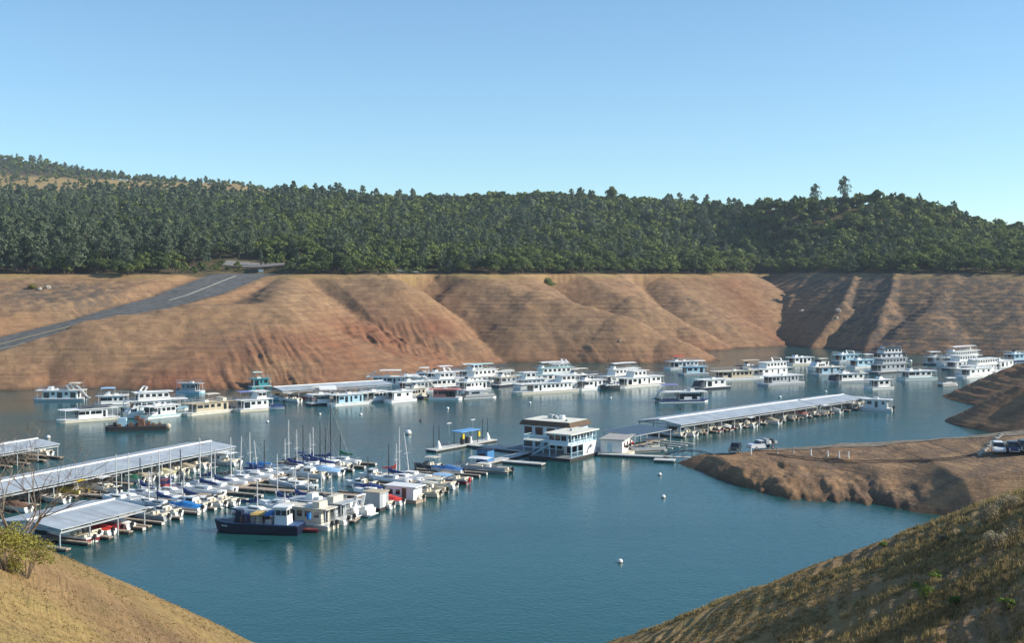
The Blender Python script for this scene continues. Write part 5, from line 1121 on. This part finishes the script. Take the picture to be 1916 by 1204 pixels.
# boats along the long left roof
for args, kw in [
 (('white cabin boat with arch at the far end of the long left roof', (443, 874)), dict(L=9, B=3.2, cabin=True, hardtop=True, top=WHITE)),
 (('white runabout second from the far end of the long left roof', (385, 880)), dict(L=7)),
 (('tan boat third from the far end of the long left roof', (365, 886)), dict(L=7, cover=TAN)),
 (('cream open boat in the middle of the long left roof', (345, 891)), dict(L=6.5, hullc=CREAM)),
 (('boat with pale yellow cover under the long left roof', (328, 897)), dict(L=7, cover=col('pale_yellow_cover', (.65, .58, .32), .7))),
 (('white boat with blue side next to the pale yellow cover', (313, 902)), dict(L=6.5, trim=BLUE)),
 (('tan covered boat in the middle of the row under the long left roof', (280, 904)), dict(L=6.5, cover=TAN)),
 (('boat under a dark green cover below the long left roof', (262, 907)), dict(L=6.5, cover=GREEN)),
 (('white boat at the left-hand end of the cross walkway', (218, 926)), dict(L=6.5, cabin=True)),
 (('open white boat partly behind the bare branches', (120, 945)), dict(L=6.5)),
 (('boat with brown cover behind the bare tree', (48, 962)), dict(L=7, cover=BROWN))]:
    RB(*args, group='boats under the long left roof', **kw)
pontoon('white pontoon boat with canopy behind the first masts', (203, 925), 7.5, 2.7, None, WHITE, WHITE)
pontoon('bright yellow pontoon boat under the long left roof', (155, 932), 6, 2.4, None, YEL, YEL)
RB('white boat moored at the end of the farther left roof', (90, 856), L=6.5, group=None)
# short covered dock at the front left
t_ = RB('white cabin boat with red hull, nearest the camera under the short covered dock', (168, 1020), L=9, B=3.0, trim=MAROON, cabin=True, hardtop=True, group=None)
RB('white runabout left of the red-covered boat', (178, 1011), L=6.5, cabin=True)
RB('boat under a bright red cover at the short covered dock', (204, 1006), L=6.0, cover=RED)
RB('long maroon boat at the short covered dock', (222, 1000), L=7.5, hullc=MAROON, cover=MAROON)
RB('white covered boat at the right end of the short covered dock', (240, 996), L=6.5, cover=WHITE)
t = thing('dock_box', 'red dock box standing on the boarded walkway by the masts', 'dock box', (*W(303, 922), .5), VA); B_(-.7, .7, -.6, .6, 0, 1.5).build('body', col('box_red', (.40, .03, .03), .5), t); B_(-.75, .75, -.65, .65, 1.5, 1.6).build('lid', MAROON, t)
# ------------------------------------------------------------------ boats along the long right-hand dock
kinds = [('white runabout', {}), ('white console boat with a box cabin', dict(cabin=True, hardtop=True)), ('pontoon', 0), ('cream open boat', dict(hullc=CREAM)), ('white cabin boat with dark red hull', dict(trim=MAROON, cabin=True, hardtop=True)),
  ('boat with peaked white canvas', dict(cover=WHITE, trim=MAROON)), ('boat with cream canopy', dict(top=CREAM)), ('cabin boat with pale canopy', dict(cabin=True, top=WHITE)), ('boat with brown cover', dict(cover=BROWN)), ('small white open boat', {}),
  ('tan-covered runabout', dict(cover=TAN)), ('white boat with tall engine', dict(cabin=True)), ('pontoon', 1), ('boat with pink cover', dict(cover=PINK)), ('cream-topped boat', dict(top=CREAM, cabin=True)), ('pontoon', 2), ('white cruiser', dict(cabin=True, hardtop=True)),
  ('grey covered boat', dict(cover=GREYP)), ('white runabout with canopy', dict(top=WHITE)), ('boat with beige cover', dict(cover=TAN)), ('white boat', dict(cabin=True)), ('open cream boat', dict(hullc=CREAM, top=CREAM)), ('white canopy boat', dict(top=WHITE))]
spx = [(1281, 822), (1304, 820), (1322, 816), (1336, 811), (1352, 811), (1372, 808), (1391, 804), (1416, 803), (1430, 797), (1447, 795), (1462, 797), (1474, 789), (1494, 789), (1516, 784), (1530, 781), (1555, 780), (1562, 775), (1577, 776), (1587, 769), (1603, 768), (1614, 764), (1620, 762), (1630, 763)]
ordn = ['first', 'second', 'third', 'fourth', 'fifth', 'sixth', 'seventh', 'eighth', 'ninth', 'tenth', 'eleventh', 'twelfth', 'thirteenth', 'fourteenth', 'fifteenth', 'sixteenth', 'seventeenth', 'eighteenth', 'nineteenth', 'twentieth', 'twenty-first', 'twenty-second', 'twenty-third']
GR = 'boats in the slips of the long right-hand dock'
for i, ((nm, kw), (px, py)) in enumerate(zip(kinds, spx)):
    s_ = nm if nm != 'pontoon' else 'railed pontoon boat'
    lab = f'{s_}, {ordn[i]} from the near end of the right-hand dock'
    if nm == 'pontoon': pontoon(lab, (px, py-1), 7.5, 2.7, R(-45), WHITE, (CREAM, WHITE, WHITE)[kw], GR)
    else: RB(lab, (px, py-1), L=6.8, B=2.4, ang=R(-45), group=GR, **kw)
HB('white houseboat moored at the far end of the long right-hand dock', pxof((95.5, 330.5)), pxof((103.5, 326.5)), 3.6, 1, WHITE, WHITE, nwin=3, winw=.8, group=None, fly=False)
# small boats under the far covered dock
for i, (px, py, kw, nm) in enumerate([(530, 751, dict(cabin=True, hullc=LBLUE), 'pale blue boat'), (548, 753, dict(top=CREAM), 'boat with cream top'), (560, 754, {}, 'open white boat'), (590, 749, dict(cover=WHITE, trim=RED), 'red and white covered boat'), (640, 745, dict(cabin=True), 'white cabin boat'), (665, 742, dict(top=WHITE), 'boat with white top'), (700, 738, dict(cabin=True, hardtop=True), 'white hardtop boat')]):
    RB(f'{nm} under the far covered dock, {ordn[i]} from its left end', (px, py), L=7, B=2.5, ang=R(-36), group='boats under the far covered dock', **kw)
# ------------------------------------------------------------------ vehicles on the dirt point
CARW = col('white_car_paint', (.75, .76, .76), .25, var=.02); CARB = col('dark_blue_car_paint', (.012, .022, .06), .22, var=.02); CARG = col('dark_green_car_paint', (.025, .035, .035), .3, var=.02)
TYRE = col('tyre_rubber', (.02, .02, .02), .8); WRIM = col('wheel_rim', (.35, .35, .36), .35)
def ground_at(px, py):
    """where the sight line through a picture point meets the land"""
    k = (py-HY)/F; D = np.r_[np.arange(60, 420, .25), np.arange(420, 900, .5)]; g = height((px-CX)/F*D, D); z = CH-k*D
    i = np.where(z <= np.maximum(g, 0))[0][0]; return (px-CX)/F*D[i], float(D[i]), float(g[i])
def wheels(t, xs, w_, r=.36):
    for x in xs:
        for sg in (-1, 1):
            f = MB().tube((x, sg*(w_-.22), r), (x, sg*w_, r), r, n=14).build('wheel', TYRE, t); MB().tube((x, sg*(w_-.02), r), (x, sg*(w_+.012), r), r*.58, n=10).build('rim', WRIM, f)
def car(label, cat, px, py, head, kind, paint):
    x, y, z = ground_at(px, py); t = thing({'suv': 'parked_car', 'pickup': 'pickup_truck', 'flatbed': 'flatbed_truck'}[kind], label, cat, (x, y, z+.12), head); L = {'suv': 4.6, 'pickup': 5.4, 'flatbed': 6.2}[kind]; w_ = .95
    prof = [(-L/2, .45), (-L/2+.05, 1.0), (L*.22, 1.05), (L*.46, .92), (L/2, .7), (L/2, .4), (L*.38, .3), (-L*.38, .3)]
    if kind == 'flatbed': prof = [(-.2, .5), (-.2, 1.15), (L*.30, 1.15), (L*.46, 1.05), (L/2, .8), (L/2, .4), (L*.38, .35), (0, .35)]
    MB().sprism(prof, -w_, w_).build('body', paint, t)
    a, b = {'suv': (-L*.46, L*.18), 'pickup': (-L*.12, L*.2), 'flatbed': (-.1, L*.26)}[kind]
    g = MB().frus(a, b, -w_+.06, w_-.06, 1.0, 1.72, .25 if kind == 'suv' else .12, .55, .14).build('cabin_glass', GLASS, t)
    MB().frus(a+.22, b-.5, -w_+.2, w_-.2, 1.70, 1.78, .02, .05, .03).build('cabin_roof', paint, t)
    pl = MB()
    for xx in (a+.22, (a+b)/2-.1):
        for sg in (-1, 1): pl.tube((xx, sg*(w_-.07), 1.0), (xx+.05, sg*(w_-.2), 1.74), .05, n=4)
    pl.build('pillar', paint, t)
    if kind == 'pickup': MB().box(-L*.48, -L*.13, -w_+.1, w_-.1, 1.0, 1.03).build('cargo_bed', BLACK, t)
    if kind == 'flatbed':
        B_(-L*.5, -.25, -1.1, 1.1, .95, 1.08).build('flat_bed', GREY2, t); B_(-.35, -.25, -1.05, 1.05, 1.08, 2.0).build('headboard', GREYP, t)
        for q, (xa, h) in enumerate(((-2.6, .5), (-1.9, .85), (-1.2, .6), (-.8, .95))): MB().frus(xa-.35, xa+.3, -.8, .8, 1.08, 1.08+h, .05, .05, .08).build('load', [GREYP, BLACK, WHITE, GREYP][q], t)
    for sg in (-1, 1):
        MB().frus(L/2-.04, L/2+.02, *sorted((sg*.62, sg*.86)), .66, .84).build('headlight', WHITE, t); 
        if kind != 'flatbed': B_(-L/2-.01, -L/2+.05, *sorted((sg*.7, sg*.92)), .72, .95).build('tail_light', RED, t)
    B_(L/2-.02, L/2+.08, -w_*.92, w_*.92, .36, .52).build('bumper', GREYP, t); wheels(t, (L*.31, -L*.30), w_)
car('white flatbed truck with a grey load, parked on the dirt point above the bollards', 'truck', 1429, 843.5, R(200), 'flatbed', CARW)
car('dark jeep-like car parked left of the white flatbed truck on the dirt point', 'car', 1378, 849, R(250), 'suv', CARG)
car('white car parked at the right, above the row of white stones', 'car', 1873, 850, R(255), 'suv', CARW)
car('dark blue pickup parked right of the white car', 'pickup truck', 1899, 849, R(255), 'pickup', CARB)
car('dark car cut off by the right edge of the picture', 'car', 1922, 848, R(255), 'suv', CARG)
for lab, px, py in (('white bollard nearest the boat ramp tip', 1407.6, 853), ('dark leaning post between the truck and the bollards', 1457, 851), ('thin pale post right of the flatbed truck', 1487, 850), ('tallest white bollard in the middle of the dirt point', 1520.5, 855), ('short pale bollard below the track', 1552, 857), ('second white bollard from the right', 1573.5, 859), ('rightmost white bollard of the dirt point', 1591, 859)):
    x, y, z = ground_at(px, py); t = thing('bollard', lab, 'bollard', (x, y, z), 0, 'bollards on the dirt point'); MB().tube((0, 0, -.3), (0, 0, 1.15), .15, .12, 8).build('shaft', col('bollard_grey', (.30, .28, .25), .8) if 'dark' in lab or 'thin' in lab else WHITE, t); MB().tube((0, 0, -.05), (0, 0, .1), .28, .22, 8).build('foot', TAN, t)
STN = mat('pale_stone', (.42, .38, .32), .9, var=.3, scale=2)
def stone(label, px, py, s_, grp):
    x, y, z = ground_at(px, py); r = random.Random(int(px*31+py)); m = MB().ball((0, 0, s_*.3), s_, 7, 5, .75); m.v = [(a+r.uniform(-.25, .25)*s_, b+r.uniform(-.25, .25)*s_, c+r.uniform(-.15, .15)*s_) for a, b, c in m.v]
    o = m.build('boulder', STN, None); o.location = (x, y, z); tag(o, label, 'boulder', grp)
for i in range(26):
    f_ = i/25; stone('pale boulder in the row edging the car park left of the white car', 1838+38*f_+random.uniform(-3, 3), 856-37*f_+random.uniform(-1.5, 1.5), random.uniform(.3, .6), 'boulders edging the car park')
for i, (px, py, s_) in enumerate(((1500, 585, 1.5), (1568, 583, 1.6), (1566, 597, 1.0), (1160, 640, .6), (1290, 560, .7), (90, 540, 1.2), (75, 543, 1.0))):
    stone(['pale rock high on the inlet slope', 'largest pale rock in the shadow on the right bank', 'small pale rock under the largest one on the right bank', 'small stone on the third brown point', 'stone on the slope of the fourth brown point', 'rock at the edge of the gravel patch left of the ramp', 'rock next to the yellow bush'][i], px, py, s_, None)
CBL = col('black_cable', (.02, .018, .016), .7)
for k, pts in enumerate(([(1437, 851), (1480, 856), (1540, 862), (1600, 865), (1660, 865), (1740, 864), (1800, 858), (1835, 852)], [(1440, 853), (1500, 862), (1560, 868), (1620, 869), (1700, 868), (1770, 865), (1830, 856)])):
    P = []
    for (a, b), (c, d) in zip(pts[:-1], pts[1:]):
        for q in range(10):
            x, y, z = ground_at(a+(c-a)*q/10, b+(d-b)*q/10+math.sin(a+q)*.3); P.append((x, y, z+.08))
    o = MB().path(P, .055, 5).build('cable', CBL); tag(o, ['black cable lying across the dirt point, the upper of the two', 'black cable lying across the dirt point, the lower of the two'][k], 'cable', 'cables on the dirt point')
# sign at the top of the ramp, small posts
x, y, z = ground_at(476, 507); t = thing('ramp_sign', 'small white sign on a post at the top of the launch ramp', 'sign', (-116, 556, 37), R(-10)); B_(-1.1, 1.1, -.04, .04, 1.2, 2.4).build('panel', WHITE, t)
for q in (-.8, .8): MB().tube((q, .08, -.5), (q, .08, 2.4), .06).build('post', GREYP, t)
# ------------------------------------------------------------------ near vegetation
def near_ground(px, py, D0=12, D1=135):
    k = (py-HY)/F; D = np.arange(D0, D1, .15); g = height((px-CX)/F*D, D); z = CH-k*D; i = np.where(z <= g)[0]
    if len(i) == 0: return None
    return (px-CX)/F*D[i[0]], float(D[i[0]]), float(g[i[0]])
BRANCH = mat('bare_branch', (.24, .19, .145), .9, var=.3, scale=5)
def bare_tree(label, base, H, stems, seed, spread=.5):
    r = random.Random(seed); t = thing('bare_tree', label, 'tree', base, 0); tr = MB(); br = MB()
    def grow(p, d, l, rad, dep):
        q = p+d*l; (tr if dep > 3 else br).tube(p, q, rad, rad*.72, 5 if dep > 2 else 3)
        if dep == 0: return
        for k in range(r.choice((2, 2, 3)) if dep > 1 else 3):
            nd = (d+Vector((r.gauss(0, spread), r.gauss(0, spread), r.gauss(.12, .3)))).normalized(); grow(q-d*l*.02*(k > 0), nd, l*r.uniform(.66, .95), max(rad*.62, .007), dep-1)
    for s_ in range(stems):
        a = r.uniform(0, 6.28); grow(Vector((math.cos(a)*.25, math.sin(a)*.25, -.3)), Vector((math.cos(a)*.55+.15, math.sin(a)*.4, 1)).normalized(), H*.30, H*.008+.015, 5)
    tr.build('trunk', BRANCH, t); br.build('branches', BRANCH, t); return t
g = near_ground(28, 1010); print('TREE', g)
if g: bare_tree('bare grey tree with fine leafless twigs at the left edge above the green bush', (g[0], g[1], g[2]-.2), 7.0, 5, 5)
g = near_ground(4, 1020)
if g: bare_tree('smaller bare tree cut by the left edge of the picture', (g[0], g[1], g[2]-.2), 4.6, 3, 9)
def bush(label, px, py, W_, H_, m, k=1800, leaf=.06, name='bush', D=None, cat='bush', group=None):
    g = near_ground(px, py) if D is None else ((px-CX)/F*D, D, hz((px-CX)/F*D, D))
    if not g: print('NOBUSH', px, py); return
    t = thing(name, label, cat, (g[0], g[1], g[2]-.1), 0, group); Ps, Ns = [], []
    for i in range(9):
        a = rng.uniform(0, 6.28); q = rng.uniform(0, .7)*W_/2; s_ = rng.uniform(.25, .42)*W_/1.6; p, n = lump((q*math.cos(a), q*math.sin(a), H_*rng.uniform(.25, .72)), (s_, s_, s_*H_/W_*1.1), k//9, rng); Ps.append(p); Ns.append(n)
    V = leaves(np.concatenate(Ps), np.concatenate(Ns), leaf, rng); link('foliage', numesh('foliage', V, fq(V), [m]), t)
    sg = [((0, 0, -.2), (rng.uniform(-.4, .4)*W_, rng.uniform(-.4, .4)*W_, H_*rng.uniform(.5, .95)), .03, .01) for _ in range(14)]
    tv, tf = tubes(sg, 4); link('stems', numesh('stems', tv, tf, [BRANCH]), t)
M_LIME = leaf_mat('yellow_green_leaves', (.17, .16, .035), (.38, .35, .08)); M_DRY = leaf_mat('dry_grey_leaves', (.26, .22, .14), (.48, .42, .28)); M_WEED = leaf_mat('green_weed_leaves', (.10, .16, .03), (.22, .30, .06))
bush('yellow-green leafy bush at the left edge under the bare tree', 40, 1088, 3.4, 2.5, M_LIME, 3800, .048)
bush('smaller yellow-green bush cut by the left edge', 0, 1075, 2.6, 2.8, M_LIME, 2600, .048)
bush('dense tangle of grey twigs and dry leaves below the bare tree', 60, 1010, 2.6, 1.0, M_DRY, 700, .05)
bush('small yellow-green bush on the bank left of the ramp', 62, 545, 4.5, 2.2, M_YEL, 500, .35, D=498)
for i, (px, py, s_, m_, lab) in enumerate(((1848, 985, 1.5, M_DRY, 'largest pale dry bush on the right foreground slope'), (1895, 960, 1.2, M_DRY, 'pale dry bush near the right edge'), (1800, 955, .9, M_DRY, 'pale dry bush near the top of the right foreground slope'), (1740, 985, .8, M_DRY, 'small pale bush left of the largest one'),
      (1870, 1030, 1.0, M_DRY, 'pale dry bush below the largest one'), (1770, 1020, .7, M_DRY, 'low pale bush in the middle of the right slope'), (1905, 1010, 1.0, M_DRY, 'pale dry bush at the right edge lower down'), (1742, 1130, .9, M_WEED, 'brightest green weed on the right foreground slope'), (1755, 1090, .6, M_WEED, 'small green weed above the brightest one'),
      (1793, 1140, .6, M_WEED, 'green weed right of the brightest one'), (1895, 1150, .6, M_WEED, 'green weed near the right edge at the bottom'), (1720, 1105, .4, M_WEED, 'tiny green weed left of the others'), (1660, 1030, .5, M_WEED, 'low green tuft in the middle of the right slope'), (1700, 965, .7, M_DRY, 'pale dry bush on the skyline of the right slope'), (1755, 935, .7, M_DRY, 'upper pale dry bush on the skyline of the right slope'))):
    bush(lab, px, py, s_*1.5, s_*1.1, m_, 900, .045, 'dry_bush' if m_ is M_DRY else 'green_weed', cat='bush' if m_ is M_DRY else 'weed')
g = near_ground(1526, 1036)
if g:
    t = thing('dry_stalk', 'single thin dark stalk standing on the edge of the right slope', 'plant', g, 0); MB().tube((0, 0, -.2), (.12, 0, 1.1), .012, .008, 4).build('stem', BRANCH, t); MB().frus(.05, .2, -.05, .05, .95, 1.15, .03, .03, .02).build('seed_head', BRANCH, t)
# grass
def grass(name, label, x0, x1, y0, y1, n, m, cond, hmin, hmax, lean=.5, blades=7):
    x = rng.uniform(x0, x1, n); y = rng.uniform(y0, y1, n); z = height(x, y); ok = (z > .6)&cond(x, y, z); x, y, z = x[ok], y[ok], z[ok]
    n = len(x); k = blades; bx = np.repeat(x, k)+rng.normal(0, .07, n*k); by = np.repeat(y, k)+rng.normal(0, .07, n*k); bz = np.repeat(z, k)
    hh = np.repeat(rng.uniform(hmin, hmax, n), k)*rng.uniform(.5, 1.1, n*k); a = rng.uniform(0, 6.28, n*k); ln = hh*rng.uniform(.1, lean, n*k); w_ = .022*(1+by/90); th_ = rng.uniform(0, 6.28, n*k)
    c, s_ = np.cos(th_)*w_, np.sin(th_)*w_
    v = np.stack([np.stack([bx-c, by-s_, bz-.03], -1), np.stack([bx+c, by+s_, bz-.03], -1), np.stack([bx+np.cos(a)*ln, by+np.sin(a)*ln, bz+hh], -1)], 1).reshape(-1, 3)
    f = np.arange(len(v)).reshape(-1, 3); print(name, len(f)); tag(link(name, numesh(name, v, f, [m])), label, 'grass', kind='stuff')
M_STRAW = leaf_mat('straw_grass', (.24, .18, .075), (.46, .36, .17)); M_OLIVE = leaf_mat('olive_grass', (.19, .15, .065), (.36, .27, .125))
clr = lambda x, y: fbm(x/4.5, y/4.5, 3, 201)
vis = lambda x, y: (np.abs(x/y) < .50)
grass('dry_grass', 'pale dry grass thick on the upper right foreground slope', 5, 60, 35, 118, 60000, M_STRAW, lambda x, y, z: vis(x, y) & (clr(x, y) > .12-.020*(z-9)), .10, .42)
grass('olive_grass', 'short olive grass in patches over the right foreground slope', 3, 60, 30, 118, 52000, M_OLIVE, lambda x, y, z: vis(x, y) & (fbm(x/3, y/3, 3, 207)+.8*(np.abs((z/.62+.3) % 1-.5)) > .12), .05, .20)
grass('sparse_grass', 'sparse short grass on the left foreground slope', -50, -3, 25, 100, 26000, M_STRAW, lambda x, y, z: vis(x, y) & (x < -2) & (fbm(x/5, y/5, 3, 211) > -.05), .02, .07)
# trees just right of the picture whose shadows fall on the right foreground slope
for i, (x_, y_, sc) in enumerate(((33, 58, .55), (38, 66, .6), (42, 74, .62), (30, 50, .5))):
    put_tree('oak', x_, y_, hz(x_, y_), sc, i, i, ['oak just outside the right edge', 'oak beside the slope beyond the right edge', 'oak farther up the slope beyond the right edge', 'smallest oak beyond the right edge'][i], None)
# ------------------------------------------------------------------ air
hb_ = np.array([[x_, y_, z_] for x_ in (-1500, 1500) for y_ in (-60, 2400) for z_ in (-16, 330)], float)
hf = np.array([[0, 1, 3, 2], [4, 6, 7, 5], [0, 4, 5, 1], [2, 3, 7, 6], [0, 2, 6, 4], [1, 5, 7, 3]])
hm = bpy.data.materials.new('haze'); hm.use_nodes = True; n_, l_ = nt(hm); n_.remove(n_['Principled BSDF'])
pv = n_.new('ShaderNodeVolumePrincipled'); pv.inputs['Density'].default_value = .00009; pv.inputs['Color'].default_value = (.72, .84, 1, 1); pv.inputs['Anisotropy'].default_value = .1
l_.new(pv.outputs[0], n_['Material Output'].inputs['Volume'])
tag(link('haze', numesh('haze', hb_, hf, [hm])), kind='stuff')
